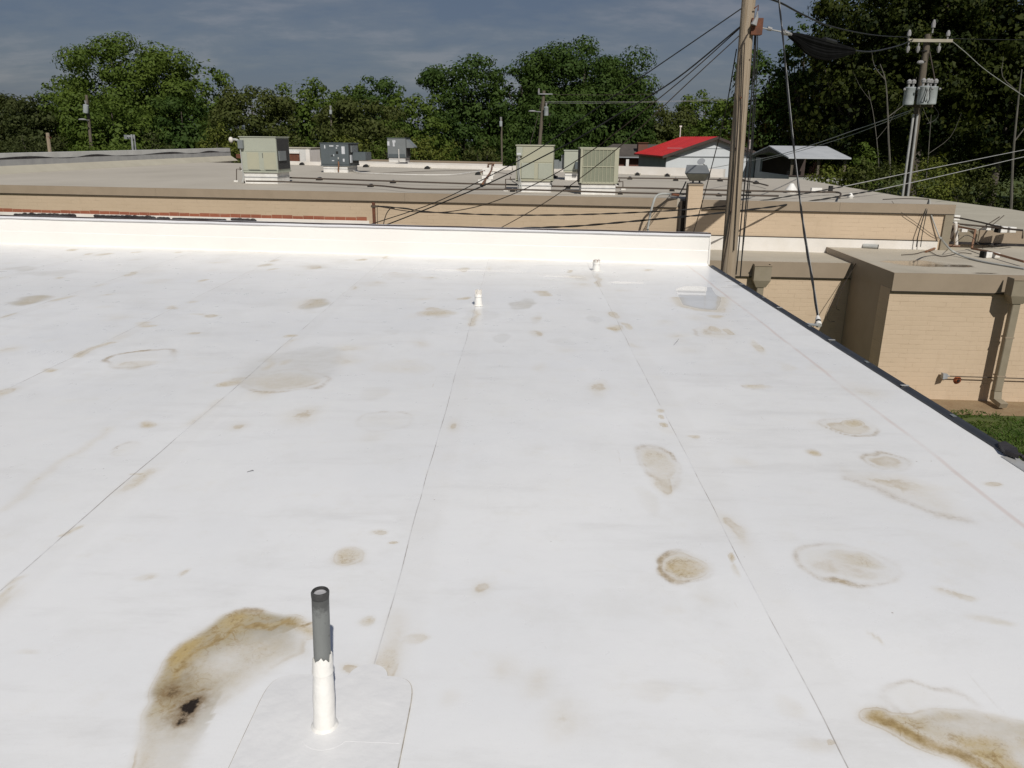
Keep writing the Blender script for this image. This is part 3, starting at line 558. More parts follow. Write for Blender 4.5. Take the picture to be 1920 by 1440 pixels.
# edge metal along the right eave, in lengths, and the broken end
trim = None
ends = [3.9, 5.05, 6.3, 7.6, 8.9, 10.3]
for a, c in zip(ends, ends[1:]):
    mb = MB(); rr = []
    for k in range(7):
        yy = a+.006+(c-a-.012)*k/6; e0 = ex(yy); j = random.uniform(-.004, .004)
        rr.append([(e0-.012, yy, RZ-.03), (e0-.012+j*.5, yy, RZ+.010), (e0+.018+j*.5, yy, RZ+.019), (e0+.042, yy, RZ+.018), (e0+.054, yy, RZ+.004), (e0+.056, yy, RZ-.13), (e0+.040, yy, RZ-.13)])
    mb.loft(rr); o = mb.build('edge_trim', M['edge'], bld)
    MB().box((ex(a)-.008, a-.012, RZ+.0195), (ex(a)+.045, a+.010, RZ+.0225)).build('clip', M['bare'], o)
    for k in range(1):
        yy = a+(c-a)*random.uniform(.3, .7); MB().box((ex(yy)+.006, yy-.02, RZ+.0195), (ex(yy)+.03, yy+.022, RZ+.0215)).build('clip', M['hvac_m'], o)
MB().prism([(ex(3.9)+.005, 3.98), (ex(3.9)-.03, 3.86), (ex(3.9)+.01, 3.80), (ex(3.9)+.06, 3.90), (ex(3.9)+.055, 4.0)], RZ+.012, RZ+.034).build('edge_trim', M['tar'], bld, label='torn dark end of the edge trim')
mb = MB(); rr = []
for k in range(8):
    yy = -3.9+7.75*k/7; e0 = ex(yy); rr.append([(e0-.05, yy, RZ-.01), (e0-.05, yy, RZ+.006), (e0+.045, yy, RZ-.004), (e0+.045, yy, RZ-.05)])
mb.loft(rr); mb.build('edge_flashing', M['bare'], bld, label='bare light metal edge flashing')
mb = MB(); rr = []
for k in range(8):
    yy = -3.9+7.6*k/7; e0 = ex(yy); rr.append([(e0+.046, yy, RZ-.13), (e0+.046, yy, RZ-.002), (e0+.085, yy, RZ-.004), (e0+.085, yy, RZ-.13)])
mb.loft(rr); mb.build('edge_trim', M['edge'], bld)
mb = MB()
for k in range(6):
    yy = 3.74+.035*k; mb.ball((ex(yy)+.06+random.uniform(-.008, .008), yy, RZ+.004), .014, (1, 1.2, .7), 6)
mb.build('sealant_lump', M['tar'], bld)

# ------------------------------------------------------------------ roof vents
def jag_boot(mb, r0, r1, r2, h, seg=26, lean=0, jag=.012):
    rings = []
    for rr, zz in ((r0*1.32, .002), (r0*1.25, .007), (r0*1.06, .012), (r0*1.01, .05), (r0, h*.45), (r1, h*.82), (r1, h*.86)):
        rings.append([(math.cos(2*math.pi*k/seg)*rr*random.uniform(.985, 1.015), math.sin(2*math.pi*k/seg)*rr*random.uniform(.985, 1.015), zz) for k in range(seg)])
    top = []; coll = []
    for k in range(seg):
        a = 2*math.pi*k/seg; z = h+random.uniform(-jag, jag)+(jag*.9 if k % 5 == 0 else 0); rr = r2*random.uniform(1.02, 1.12)
        top.append((math.cos(a)*rr, math.sin(a)*rr, z)); coll.append((math.cos(a)*r2*1.12, math.sin(a)*r2*1.12, h*.88))
    inn = [(p[0]*.86, p[1]*.86, p[2]-.004) for p in top]; low = [(math.cos(2*math.pi*k/seg)*r2*.9, math.sin(2*math.pi*k/seg)*r2*.9, h*.7) for k in range(seg)]
    skew = lambda rr_: [(p[0]+lean*p[2], p[1], p[2]) for p in rr_]
    coll2 = [(p[0]*1.06, p[1]*1.06, h*.80) for p in coll]
    mb.loft([skew(r_) for r_ in rings[:-1]+[coll2, coll, top, inn, low]], True, False)
random.seed(11)
vp = P(609, 1362, RZ)
v = thing('vent_pipe', 'tall grey vent pipe with torn white boot on a rounded flashing patch, nearest the viewer', 'vent pipe', (vp.x, vp.y, RZ))
mb = MB(); r = .0232; seg = 24
def ring(r, z): return [(math.cos(2*math.pi*k/seg)*r+.035*z, math.sin(2*math.pi*k/seg)*r, z) for k in range(seg)]
mb.loft([ring(r, .01), ring(r, .4235)], True, False); mb.build('pipe', M['pipe_grey'], v, True)
mb = MB(); mb.loft([ring(r, .424), ring(r+.0004, .425), ring(r+.0008, .43), ring(r+.0012, .440), ring(r-.001, .444), ring(r-.0035, .4445), ring(r-.004, .426)], True, False); o = mb.build('rim', M['pipe_dark'], v, True)
mb = MB(); mb.loft([ring(r-.0055, .436), ring(r-.0055, .425)], True, False); mb.loft([ring(r-.0056, .432), ring(.0005, .4315)], True, False)
mb.build('pipe_interior', M['pipe_in'], o, True)
mb = MB(); jag_boot(mb, .0305, .0268, .0252, .235, 26, .035, .009); mb.build('boot', M['boot'], v, True)
mb = MB(); rr = []
for k in range(60):
    a = 2*math.pi*k/60; sx, sy = .223, .26; cpx = abs(math.cos(a))**.28*math.copysign(1, math.cos(a))*sx; cpy = abs(math.sin(a))**.28*math.copysign(1, math.sin(a))*sy
    rr.append((cpx, cpy))
o0 = (.008, -.045)
mb.prism([(p[0]+o0[0], p[1]+o0[1]) for p in rr], .0022, .0052)
pt = mb.build('flashing_patch', M['patch'], v)
mb = MB(); mb.prism([(math.cos(2*math.pi*k/30)*.062+.082, math.sin(2*math.pi*k/30)*.066+.205) for k in range(30)], .001, .0040); mb.build('cover_patch', M['patch'], v)
MB().prism([(math.cos(2*math.pi*k/30)*.0635+.082, math.sin(2*math.pi*k/30)*.0675+.205) for k in range(30)], .0008, .0022).build('edge_dirt', mat('cover dirt', (.34, .31, .27), (.62, .6, .56), 9, rough=.9, contrast=(.42, .62)), v)
mb = MB(); mb.prism([(math.cos(2*math.pi*k/30)*.072+.012, math.sin(2*math.pi*k/30)*.075-.02) for k in range(30)], .0052, .0058); mb.build('cover_patch', M['patch'], v)
mb = MB(); mb.prism([(.055, .02), (.222, .018), (.222, -.065), (.055, -.06)], .0052, .0057); mb.build('lap_strip', M['patch'], v)
# dirt caught at the patch's edge
mb = MB(); lo = [(p[0]*1.013+o0[0], p[1]*1.010+o0[1]) for p in rr]
mb.prism(lo, .0012, .0024); mb.build('edge_dirt', mat('seam dirt', (.30, .27, .23), (.60, .57, .52), 9, rough=.9, contrast=(.42, .62)), pt)

def small_vent(px_, py_, h, r, label, capped):
    c = P(px_, py_, RZ); v = thing('roof_vent', label, 'roof vent', (c.x, c.y, RZ))
    mb = MB(); jag_boot(mb, r*1.1, r*1.0, r, h*.8, 18); mb.build('boot', M['boot'], v, True)
    mb = MB()
    sg = 16
    def rg2(r, z, j=0): return [(math.cos(2*math.pi*k/sg)*r, math.sin(2*math.pi*k/sg)*r, z+random.uniform(-j, j)) for k in range(sg)]
    mb.loft([rg2(r*.93, .01), rg2(r*.93, h, .012 if not capped else .003), rg2(r*.78, h, .008), rg2(r*.78, h*.6)], True, False); mb.build('pipe', M['boot_dirty'], v, True)
    if capped:
        for k in range(4):
            a = k*1.5+3.4; MB().ball((math.cos(a)*r*.9, math.sin(a)*r*.9, h-.006), r*.16, seg=6).build('rust_spot', M['rust_red'], v)
    else:
        for k in range(4):
            a = k*1.7+.3; MB().box((math.cos(a)*r*.8-.008, math.sin(a)*r*.8-.005, h*.8), (math.cos(a)*r*.8+.008, math.sin(a)*r*.8+.005, h*1.12)).build('torn_collar', M['boot_dirty'], v)
    return v
small_vent(897, 573, .145, .034, 'short white vent with torn top in the middle of the white roof', False)
small_vent(1118, 508, .140, .043, 'wider short white vent with rusty rim, near the white parapet', True)
# twigs lying on the roof
for (a_, b_, lab) in (((1263, 648), (1273, 636), 'small dark twig lying on white roof left of the ochre blotches'), ((463, 887), (476, 885), 'tiny dark twig lying flat on white roof left of the centre seam')):
    p, q_ = P(*a_, RZ), P(*b_, RZ); md = (p+q_)/2 + Vector((.01, .01, 0)); up = Vector((0, 0, .006))
    o = MB().tube([p+up, md+up*1.5, q_+up], [.0008, .0016, .0006], 5).build('twig', M['tar']); tag(o, lab, 'twig')

# ------------------------------------------------------------------ tan brick building across the gap
TA = Vector((-15.0, 22.2, 0)); TRZ = math.atan2(19.2-22.2, 25.3); TM = Matrix.Translation(TA) @ Matrix.Rotation(TRZ, 4, 'Z'); TI = TM.inverted()
def tl(v): return TI @ Vector((v[0], v[1], v[2] if len(v) > 2 else 0))
TZ = 3.7
tanb = thing('brick_building', 'long flat roofed building with painted tan brick wall across the gap', 'building', TA, TRZ)
XS, XE, ST = 19.28, 25.5, -.30          # the right stretch of the wall stands 0.3 m forward
poly = [tl(p) for p in ((10.95, 31.4), (8.0, 32.4), (-.5, 37.4), (-12, 41.2), (-18.3, 44), (-19.5, 23.0))]
fr = [(-4.5, .02), (XS, .02), (XS, ST+.02), (XE, ST+.02)]
pl = [Vector((a, b, 0)) for a, b in fr] + poly
MB().prism([(-4.5, 0), (XS, 0), (XS, .5), (-4.5, .6)], 0, 3.49).build('wall', M['tan_left'], tanb)
MB().prism([(XS+.003, ST), (XE, ST), (XE, .5), (XS+.003, .5)], 0, 3.49).build('wall', M['tan'], tanb)
pl2 = [Vector((-4.4, .61, 0)), Vector((XE-.02, .51, 0))] + poly
MB().prism([(p.x, p.y) for p in pl2], 0, 3.48).build('core_wall', M['tan'], tanb)
MB().prism([(p.x, p.y) for p in pl], 3.5, TZ).build('roof', M['grayroof'], tanb)
def strip(name, x0, x1, y, z0, z1, m, proud=.04, parent=tanb, lab=None):
    return MB().box((x0, y-proud, z0), (x1, y+.018, z1)).build(name, m, parent, label=lab)
for (a, c) in ((-4.5, 5.0), (5.004, 12.0), (12.004, 19.05)): strip('fascia', a, c, 0, 3.492, 3.712, M['fascia'])
strip('fascia', XS+.36, 22.9, ST, 3.492, 3.712, M['fascia']); strip('fascia', 22.904, XE+.04, ST, 3.492, 3.712, M['fascia'])
strip('drip_edge', -4.5, 19.05, 0, 3.472, 3.491, M['darkline'], .046); strip('drip_edge', XS+.36, XE+.04, ST, 3.472, 3.491, M['darkline'], .046)
pil = MB().box((XS+.005, ST-.004, 3.3), (XS+.355, ST+.45, 4.05)).build('pilaster', M['tan'], tanb, label='brick pilaster rising above the roof edge')
MB().box((XS-.01, ST-.02, 4.051), (XS+.37, ST+.47, 4.085)).build('cap', M['fascia'], pil)
MB().box((XS-.03, ST+.002, .2), (XS+.0025, 0, 4.05)).build('flashing', M['darkline'], pil)  # dark sheet painting the shade on the pilaster's left side face
ds = MB().box((XS-.16, -.10, .3), (XS-.05, -.012, 3.66)).build('downspout', M['darkline'], tanb, label='dark downspout beside the pilaster')
MB().box((XE-.16, ST-.05, .3), (XE+.03, ST-.003, 3.47)).build('corner_trim', M['spout'], tanb)
# bare brick course, white flashing, tar
rb = MB(); random.seed(2)
xx = -4.5
while xx < 10.9:
    w = .285; rb.box((xx, -.006, 2.965), (min(xx+w, 10.95), .01, 3.05+random.uniform(-.012, .014))); xx += w+.012
rb.build('bare_brick_course', M['red'], tanb, label='course of bare red brick at the foot of the painted wall')
MB().box((-4.5, -.02, 2.5), (11.0, .012, 2.9645)).build('base_flashing', M['white_flash'], tanb)
for (a, c, amp) in ((20, 60, .3), (40, 142, 1), (185, 300, 1), (310, 330, .4), (455, 500, .9), (340, 440, .15)):
    k = 0; mb = MB()
    while a+k < c:
        p = tl(D(a+k, 405+.021*(a+k), 21.9)); mb.ball((p.x, -.035, 2.895+random.uniform(0, .03)*amp), .03+.028*random.random()*amp, (1.7, .5, .85), 6); k += random.uniform(1.0, 2.2)
    mb.build('tar_seal', M['tar'], tanb, label='lumpy black tar along the base flashing')
f0 = tl((2.4, 20.1, 0)).x
MB().box((f0, ST-.03, 2.3), (XE-.22, ST-.0, 2.84)).build('base_flashing', M['white_flash'], tanb)
MB().box((f0, ST-.036, 2.841), (XE-.22, ST+.0, 2.858)).build('termination_bar', M['darkline'], tanb)
# left parapet along the roof's side: cant, dark band, coping wave
A0 = Vector((-19.35, 22.9, 0)); A1 = Vector((-17.35, 47.5, 0)); K = 70
def lp(t_, off, z):
    d = (A1-A0).normalized(); nn = Vector((d.y, -d.x, 0)); return tl(A0.lerp(A1, t_)+nn*off+Vector((0, 0, z)))
def lstrip(name, prof, m, wave=0, parent=tanb, lab=None):
    mb = MB(); rr = []
    for i in range(K+1):
        w = wave*math.sin(i*.42+.8*math.sin(i*.21)) if wave else 0
        rr.append([lp(i/K, o, z+(w if k in (1, 2) else 0)) for k, (o, z) in enumerate(prof)])
    return mb.loft(rr).build(name, m, parent, label=lab)
sp_ = lstrip('side_parapet', [(.0, 3.4), (.0, 4.40), (-.3, 4.40), (-.3, 3.4)], M['par_grey'], lab='grey side parapet with wavy dark tar line')
lstrip('cant_strip', [(.42, TZ-.02), (.40, TZ+.012), (.012, TZ+.26), (.012, TZ-.02)], M['gravelroof'], 0, sp_)
lstrip('tar_band', [(.003, 3.93), (.003, 4.18), (.010, 4.18), (.012, 3.93)], M['tar_grey'], .02, sp_)
lstrip('tar_line', [(.002, 4.185), (.002, 4.215), (.014, 4.215), (.014, 4.185)], M['tar'], .06, sp_)
# low white curb along the far edge of this roof
def curb(name, pts, th, m, parent, inv=tl):
    for (a, b_, h) in pts:
        a, b_ = inv(a), inv(b_); d = (b_-a).normalized(); nn = Vector((-d.y, d.x, 0))
        MB().prism([a, b_, b_+nn*th, a+nn*th], a.z, a.z+h).build(name, m, parent)
curb('far_curb', [((-13.0, 41.45, 3.702), (-.5, 37.25, 3.702), .17), ((-.44, 37.22, 3.702), (2.7, 35.35, 3.702), .2), ((2.75, 35.3, 3.702), (8.1, 32.25, 3.702), .32)], .3, M['white_flash'], tanb)

# rear building beyond the curb
rb_ = thing('rear_building', 'brown edged flat roof with white parapet, beyond the tan building', 'building', (0, 0, 0))
z0 = D(760, 312, 50).z; z1 = D(760, 303.5, 50).z
xl, xr = D(575, 300, 52).x, D(942, 308, 48).x
MB().prism([(xl-6, 42.2), (-.6, 39.6), (xr, 48), (xl-6, 52.8)], 0, z0-.02).build('roof', mat('brown roof coating', (.26, .20, .155), (.21, .165, .13), .6, rough=.85), rb_)
MB().prism([(xl, 52.1), (xr, 48.1), (xr, 48.5), (xl, 52.5)], z0-.4, z1).build('parapet', M['white_flash'], rb_)
MB().prism([(xl, 52.08), (xr, 48.08), (xr, 48.55), (xl, 52.55)], z1+.003, z1+.10).build('coping', M['fascia'], rb_)
bk = thing('roof_bulkhead', 'grey rooftop bulkhead with dark opening and white end, behind the left units', 'bulkhead', (D(551, 300, 43).x, 43, 3.7), -.12)
s43 = 43/1443*1.03
MB().box((-1.2, .15, 0), (.78, 1.5, .78)).build('wall', M['par_grey'], bk); MB().box((.70, -.02, .0), (.92, 1.5, .74)).build('end_panel', M['white_flash'], bk)
MB().box((-.6, .08, .05), (.28, .145, .50)).build('opening', M['rust'], bk); MB().box((-.65, .02, .52), (.30, .14, .60)).build('lintel', M['white_flash'], bk)
MB().box((-1.25, .1, .785), (.95, 1.55, .83)).build('cap', M['gravelroof'], bk)

# ------------------------------------------------------------------ rooftop air conditioning units
def axis_t(p):
    return -((ROT.transposed() @ (p-CAM)).z)
def unit(label, xL, xR, yT, yB, yC, depth, rz, body, side, curbm, parts, lid=None, inset=.05, legs=False):
    fc = P((xL+xR)/2, yC, TZ); s = axis_t(fc)/FPX; w = (xR-xL)*s; hc = (yC-yB)*s/.985; h = (yB-yT)*s/.985
    bx = fc + Matrix.Rotation(rz, 3, 'Z') @ Vector((0, depth/2, 0))
    u = thing('air_conditioner', label, 'air conditioner', (bx.x, bx.y, TZ), rz, 'rooftop air conditioning units')
    d = depth/2; x = w/2
    MB().box((-x+inset, -d+.03, 0), (x-inset, d-.03, hc-.002)).build('curb', curbm, u)
    MB().box((-x+inset-.012, -d+.018, hc*.55), (x-inset+.012, d-.018, hc*.62)).build('curb_flashing', M['galv'], u)
    c = MB().box((-x, -d, hc+.05), (x, d, hc+h), bev=.012).build('cabinet', body, u)
    MB().box((-x-.012, -d-.012, hc), (x+.012, d+.012, hc+.048)).build('base_rail', lid or body, u)
    MB().box((-x-.02, -d-.02, hc+h+.002), (x+.02, d+.02, hc+h+.03)).build('lid', lid or body, u)
    if side: MB().box((x+.001, -d+.06, hc+.1), (x+.012, d-.05, hc+h-.04)).build('coil', side, u)
    for (nm, mm, x0, x1, f0, f1, pr, face) in parts:
        if face == 'f': o = MB().box((-x+w*x0, -d-pr, hc+h*f0), (-x+w*x1, -d-.001, hc+h*f1), bev=min(.006, pr*.3)).build(nm, M[mm], u)
        elif face == 'r': o = MB().box((x+.013, -d+depth*x0, hc+h*f0), (x+.013+pr, -d+depth*x1, hc+h*f1)).build(nm, M[mm], u)
        elif face == 'l': o = MB().box((-x-pr, -d+depth*x0, hc+h*f0), (-x-.001, -d+depth*x1, hc+h*f1)).build(nm, M[mm], u)
    return u, w, h, hc, d
# the large pale unit on the left
u1, w, h, hc, d = unit('pale green air conditioner with dark coil side, leftmost and largest on the tan roof', 454.5, 524.5, 263, 324.5, 344.5, 1.0, TRZ*.9, M['hvac_g'], M['coil'], M['white'], [
    ('access_panel', 'hvac_y', .17, .50, .09, .58, .008, 'f'), ('access_panel', 'hvac_y', .63, .97, .09, .58, .008, 'f'), ('access_panel', 'hvac_g', .13, .98, .60, .985, .006, 'f'),
    ('slot', 'void', .20, .52, .055, .07, .012, 'f'), ('slot', 'void', .66, .97, .055, .07, .012, 'f'), ('handle', 'void', .605, .615, .42, .56, .02, 'f'),
    ('disconnect_box', 'hvac_m', -.02, .12, .68, .92, .10, 'f'), ('control_panel', 'hvac_m', .10, .62, .34, .62, .03, 'r')], M['hvac_g'])
x = w/2
MB().tube(smoothline([(-x+.03, -d-.05, hc+h*.68), (-x+.04, -d-.05, hc+h*.2), (-x+.05, -d-.06, .18), (-x+.02, -d-.12, .03)]), .018, 6).build('conduit', M['pvc'], u1)
# slate unit with labels
u2, w, h, hc, d = unit('slate grey air conditioner covered in white labels, second from left', 602, 656, 272.5, 312, 323.5, 1.35, TRZ*.9, M['hvac_d'], M['coil'], M['white'], [
    ('label_plate', 'sticker', .15, .19, .78, .92, .006, 'f'), ('label_plate', 'sticker', .33, .48, .87, .92, .006, 'f'), ('label_plate', 'sticker', .58, .66, .88, .92, .006, 'f'), ('label_plate', 'sticker', .56, .61, .78, .83, .006, 'f'),
    ('label_plate', 'sticker', .76, .875, .54, .88, .006, 'f'), ('label_plate', 'sticker', .79, .85, .20, .33, .006, 'f'), ('label_plate', 'sticker', .40, .48, .22, .26, .006, 'f'), ('label_plate', 'sticker', .46, .49, .45, .53, .006, 'f'),
    ('gauge_port', 'void', .56, .64, .55, .66, .02, 'f'), ('gauge_port', 'void', .37, .45, .44, .47, .02, 'f'), ('disconnect_box', 'pvc', .62, .66, .30, .40, .05, 'f'),
    ('access_panel', 'hvac_d', .02, .29, .1, .98, .005, 'f'), ('access_panel', 'hvac_d', .305, .70, .1, .98, .004, 'f'),
    ('louver', 'hvac_m', .2, .8, .62, .92, .04, 'r'), ('economizer_hood', 'hvac_d', .35, .95, .25, .62, .55, 'r'), ('louver', 'sticker', .1, .25, .15, .5, .03, 'r')], M['hvac_d'], inset=.08)
MB().tube(smoothline([(w*.14, -d-.05, hc+.18), (w*.15, -d-.07, hc+.02), (w*.12, -d-.05, .12), (w*.13, -d-.05, .03)]), .03, 6).build('drain_pipe', M['copper'], u2)
# small far unit
u3, w, h, hc, d = unit('small slate air conditioner with side hood, farthest back on the tan roof', 727, 762, 262, 296.5, 304, 1.1, TRZ*.9, M['hvac_m'], M['coil'], M['white'], [
    ('label_plate', 'sticker', .0, .12, .62, .84, .006, 'f'), ('label_plate', 'sticker', .28, .45, .78, .9, .006, 'f'), ('label_plate', 'sticker', .3, .4, .58, .78, .006, 'f'), ('vent_grille', 'hvac_d', .05, .95, .02, .2, .02, 'f'), ('drain_pipe', 'white', .60, .64, -.15, .45, .05, 'f')], M['hvac_d'])
x = w/2
MB().loft([[(x+.014, -d+.1, hc+h*.95), (x+.45, -d+.1, hc+h*.58), (x+.45, -d+.1, hc+h*.52), (x+.014, -d+.1, hc+h*.52)], [(x+.014, d-.1, hc+h*.95), (x+.45, d-.1, hc+h*.58), (x+.45, d-.1, hc+h*.52), (x+.014, d-.1, hc+h*.52)]]).build('economizer_hood', M['hvac_m'], u3)
# faded unit in the middle
u4, w, h, hc, d = unit('faded cream air conditioner with two raised front panels and conduits at its left corner', 967, 1036, 279, 340.5, 360.5, .95, TRZ*.55, M['hvac_y'], None, M['white'], [
    ('access_panel', 'hvac_g', .145, .495, .07, .52, .022, 'f'), ('access_panel', 'hvac_g', .60, .965, .06, .515, .022, 'f'), ('access_panel', 'hvac_y', .19, .98, .54, .98, .006, 'f'),
    ('disconnect_box', 'hvac_g', .01, .17, .72, .97, .07, 'f'), ('label_plate', 'sticker', .02, .13, .74, .80, .075, 'f'), ('corner_seal', 'void', .0, .06, -.015, .02, .06, 'f'), ('corner_seal', 'void', .94, 1.0, -.015, .02, .06, 'f'), ('economizer_hood', 'hvac_m', .3, .9, .35, .6, .13, 'r')], M['hvac_y'])
x = w/2
for k in range(2):
    MB().tube(smoothline([(-x+.06+.035*k, -d-.04, hc+h*.72), (-x+.055+.04*k, -d-.05, hc+h*.25), (-x+.10+.045*k, -d-.06, hc*.7), (-x+.12+.05*k, -d-.08, .03)]), .014, 6).build('conduit', M['pvc'], u4)
# narrow unit partly hidden
u5, w, h, hc, d = unit('narrow pale air conditioner half hidden behind the louvred unit', 1056.5, 1092, 286.5, 324, 338, 1.1, TRZ*.5, M['hvac_g'], M['coil'], M['white'], [
    ('access_panel', 'hvac_g', .04, .96, .1, .96, .006, 'f'), ('rail_trim', 'hvac_y', .02, .98, .0, .05, .02, 'f'), ('economizer_hood', 'hvac_d', .58, .8, .16, .5, .28, 'f'), ('louver', 'hvac_m', .2, .8, .5, .8, .10, 'l'), ('economizer_hood', 'hvac_m', .2, .9, .15, .5, .2, 'l')], M['hvac_g'])
# louvred unit
u6, w, h, hc, d = unit('cream air conditioner with big louvred coil front, right of the group of units', 1086, 1157, 284, 345.5, 365, .9, -.005, M['hvac_y'], None, M['white'], [
    ('coil', 'coil_g', .07, .88, .03, .965, .006, 'f'), ('corner_post', 'hvac_y', .0, .06, .0, 1, .02, 'f'), ('corner_post', 'hvac_y', .885, 1.0, .0, 1, .02, 'f'), ('guard_bar', 'hvac_y', .06, .885, .475, .50, .024, 'f'), ('guard_bar', 'hvac_y', .06, .885, .965, .995, .024, 'f')] +
    [('guard_bar', 'hvac_y', .075+.101*k, .090+.101*k, .03, .965, .020, 'f') for k in range(9)] + [('coil', 'coil', .04, .96, .03, .97, .012, 'l'), ('corner_seal', 'void', -.04, .04, -.03, .02, .06, 'f'), ('corner_seal', 'void', .97, 1.03, -.03, .02, .06, 'f')], M['hvac_y'])

# ------------------------------------------------------------------ gas pipes and their supports on the tan roof
def pipe_on_roof(pts, z, r, m, name, label, cat='pipe', n=5):
    o = MB().tube(smoothline([P(x_, y_, z) for x_, y_ in pts], n), r, 6).build(name, m, None, True); return tag(o, label, cat)
pipe_on_roof([(461, 339.5), (541, 341), (700, 347.5), (786, 354.5), (969, 355.5), (1158, 361), (1321, 364.5), (1460, 367.5)], TZ+.10, .022, M['gas'], 'gas_pipe', 'dark gas pipe running along the front edge of the tan roof')
pipe_on_roof([(541, 333), (700, 338.5), (900, 345), (966, 346.5), (1032, 349), (1250, 353.5), (1288, 355), (1460, 359), (1530, 360), (1573, 361), (1574, 371)], TZ+.10, .024, M['gas'], 'gas_pipe', 'dark gas pipe running behind the front pipe, the full width of the tan roof')
pipe_on_roof([(1158, 333.5), (1273, 335), (1361, 336.5), (1390, 338), (1419, 343), (1440, 348)], TZ+.10, .022, M['gas'], 'gas_pipe', 'short dark gas pipe near the far edge, right of the louvred unit')
pipe_on_roof([(655, 318), (675, 323), (700, 325), (775, 327.5), (843, 327.5), (880, 323.5), (912, 319)], TZ+.06, .016, M['white'], 'drain_pipe', 'thin white drain pipe curving across the tan roof from the slate unit')
pipe_on_roof([(700, 325.5), (800, 321), (900, 320), (960, 327)], TZ+.05, .010, M['gas'], 'conduit', 'thin dark conduit across the tan roof behind the white drain pipe')
def support_proto(label):
    v = thing('pipe_support', label, 'pipe support', group='pipe supports on the tan roof')
    mb = MB(); pr = [(math.cos(math.pi*k/8)*.11, math.sin(math.pi*k/8)*.14) for k in range(9)]
    mb.loft([[(a, -.16, z) for a, z in pr], [(a, .16, z) for a, z in pr]]); mb.build('block', M['black'], v)
    MB().box((-.015, -.12, .141), (.015, .12, .16)).build('strut', M['galv'], v); MB().box((-.13, .17, 0), (.15, .19, .10)).build('foot_pad', M['gravelroof'], v)
    return v
SUP = [(465, 343, 'pipe support at the foot of the leftmost air conditioner'), (599, 338, 'pipe support on the rear pipe below the slate labelled unit'), (695, 350.5, 'pipe support on the front pipe between slate unit and copper pipes'),
 (737, 343.5, 'pipe support on the rear pipe between slate unit and copper pipes'), (905, 348.5, 'pipe support at the foot of the copper pipe run'), (961, 359.5, 'pipe support at the front left foot of the faded unit with two panels'),
 (1065, 354, 'pipe support between the faded unit and the louvred unit'), (1163, 364.5, 'pipe support at the front right foot of the louvred unit'), (1260, 358.5, 'pipe support just left of the lamp pilaster on the rear pipe'),
 (1348, 368, 'pipe support beside the big wooden pole on the front pipe'), (1403, 362, 'pipe support just right of the big wooden pole on the rear pipe'), (1195, 329, 'pipe support under the white curb right of the louvred unit'),
 (1251, 331, 'pipe support under the white curb left of the floodlight'), (1267, 339, 'pipe support on the far pipe just left of the floodlight'), (1350, 340, 'pipe support on the far pipe left of the big wooden pole'),
 (1391, 340.5, 'pipe support hugging the right side of the big wooden pole'), (1418, 345, 'pipe support at the right end of the far pipe'), (1181, 336.5, 'pipe support on the far pipe nearest the louvred unit'), (1039, 334, 'pipe support just left of the narrow half hidden unit'),
 (567, 309.5, 'pipe support by the white curb left of the slate unit'), (686, 313.5, 'pipe support by the white curb right of the slate unit'), (801, 317, 'pipe support by the white curb right of the farthest unit'), (896, 328, 'pipe support left of the copper pipe run')]
proto = None
for (x_, y_, lab) in SUP:
    p = P(x_, y_, TZ)
    o = support_proto(lab) if proto is None else ctree(proto)
    proto = proto or o
    o['label'] = lab; o.location = p; o.rotation_euler = (0, 0, TRZ); k = min(1.3, max(.75, p.y/27)); o.scale = (k*.75, k*.8, k*.7)
# small gas risers with elbows beside the units
def riser(pts, z0_, label):
    (x0, y0), (x1, y1), (x2, y2) = pts; b_ = P(x0, y0, z0_); t_ = D(x1, y1, b_.y); e_ = D(x2, y2, b_.y+.1)
    v = thing('gas_riser', label, 'gas pipe', b_)
    MB().tube([Vector((0, 0, 0)), t_-b_, e_-b_], .016, 6).build('pipe', M['gas'], v)
    MB().box((-.06, -.06, 0), (.07, .06, .05)).build('foot_block', M['white'], v)
    MB().cyl(((t_-b_)*.5+(e_-b_)*.5)+Vector((0, 0, -.02)), ((t_-b_)*.5+(e_-b_)*.5)+Vector((0, 0, .07)), .02, .012, 6).build('valve', M['gas'], v)
    MB().tube(smoothline([(e_-b_)+Vector((-.12, 0, -.02)), (e_-b_)+Vector((-.05, -.03, -.07)), (e_-b_)+Vector((.05, -.02, -.12))], 3), .016, 6).build('trap', M['white'], v)
riser([(443.5, 341), (443.5, 317), (457, 317)], TZ, 'thin gas riser with white foot left of the leftmost unit')
riser([(948, 358), (948, 336), (966, 336)], TZ, 'thin gas riser left of the faded unit with two panels')
riser([(1168, 356), (1168, 340.5), (1155, 340.5)], TZ, 'thin gas riser right of the louvred unit')
# copper pipe run on white blocks
v = thing('copper_pipe_run', 'bent copper coloured pipes on white blocks in the middle of the tan roof', 'pipe', P(905, 346, TZ))
o_ = v.location.copy()
def rel(x_, y_, z_): return P(x_, y_, z_)-o_
a0 = P(905, 346, TZ); a1 = P(924, 320, TZ)
def up_(x_, y_, Y): return D(x_, y_, Y)-o_
MB().tube([rel(905, 344, TZ+.12), rel(917, 327, TZ+.12), rel(922, 318, TZ+.15), up_(923, 307, P(923, 319, TZ).y), up_(915.5, 308, P(914, 318, TZ).y), up_(914.5, 318, P(914, 318, TZ).y)], .035, 6).build('pipe', M['copper'], v)
MB().tube([up_(924, 318, P(924, 319, TZ).y+.6), up_(925, 308, P(924, 319, TZ).y+.6), up_(927, 306.5, P(924, 319, TZ).y+.4)], .035, 6).build('pipe', M['copper'], v)
MB().tube([rel(913, 319, TZ+.08), rel(899, 324, TZ+.08), rel(896, 326, TZ+.03)], .03, 6).build('pipe', M['copper'], v)
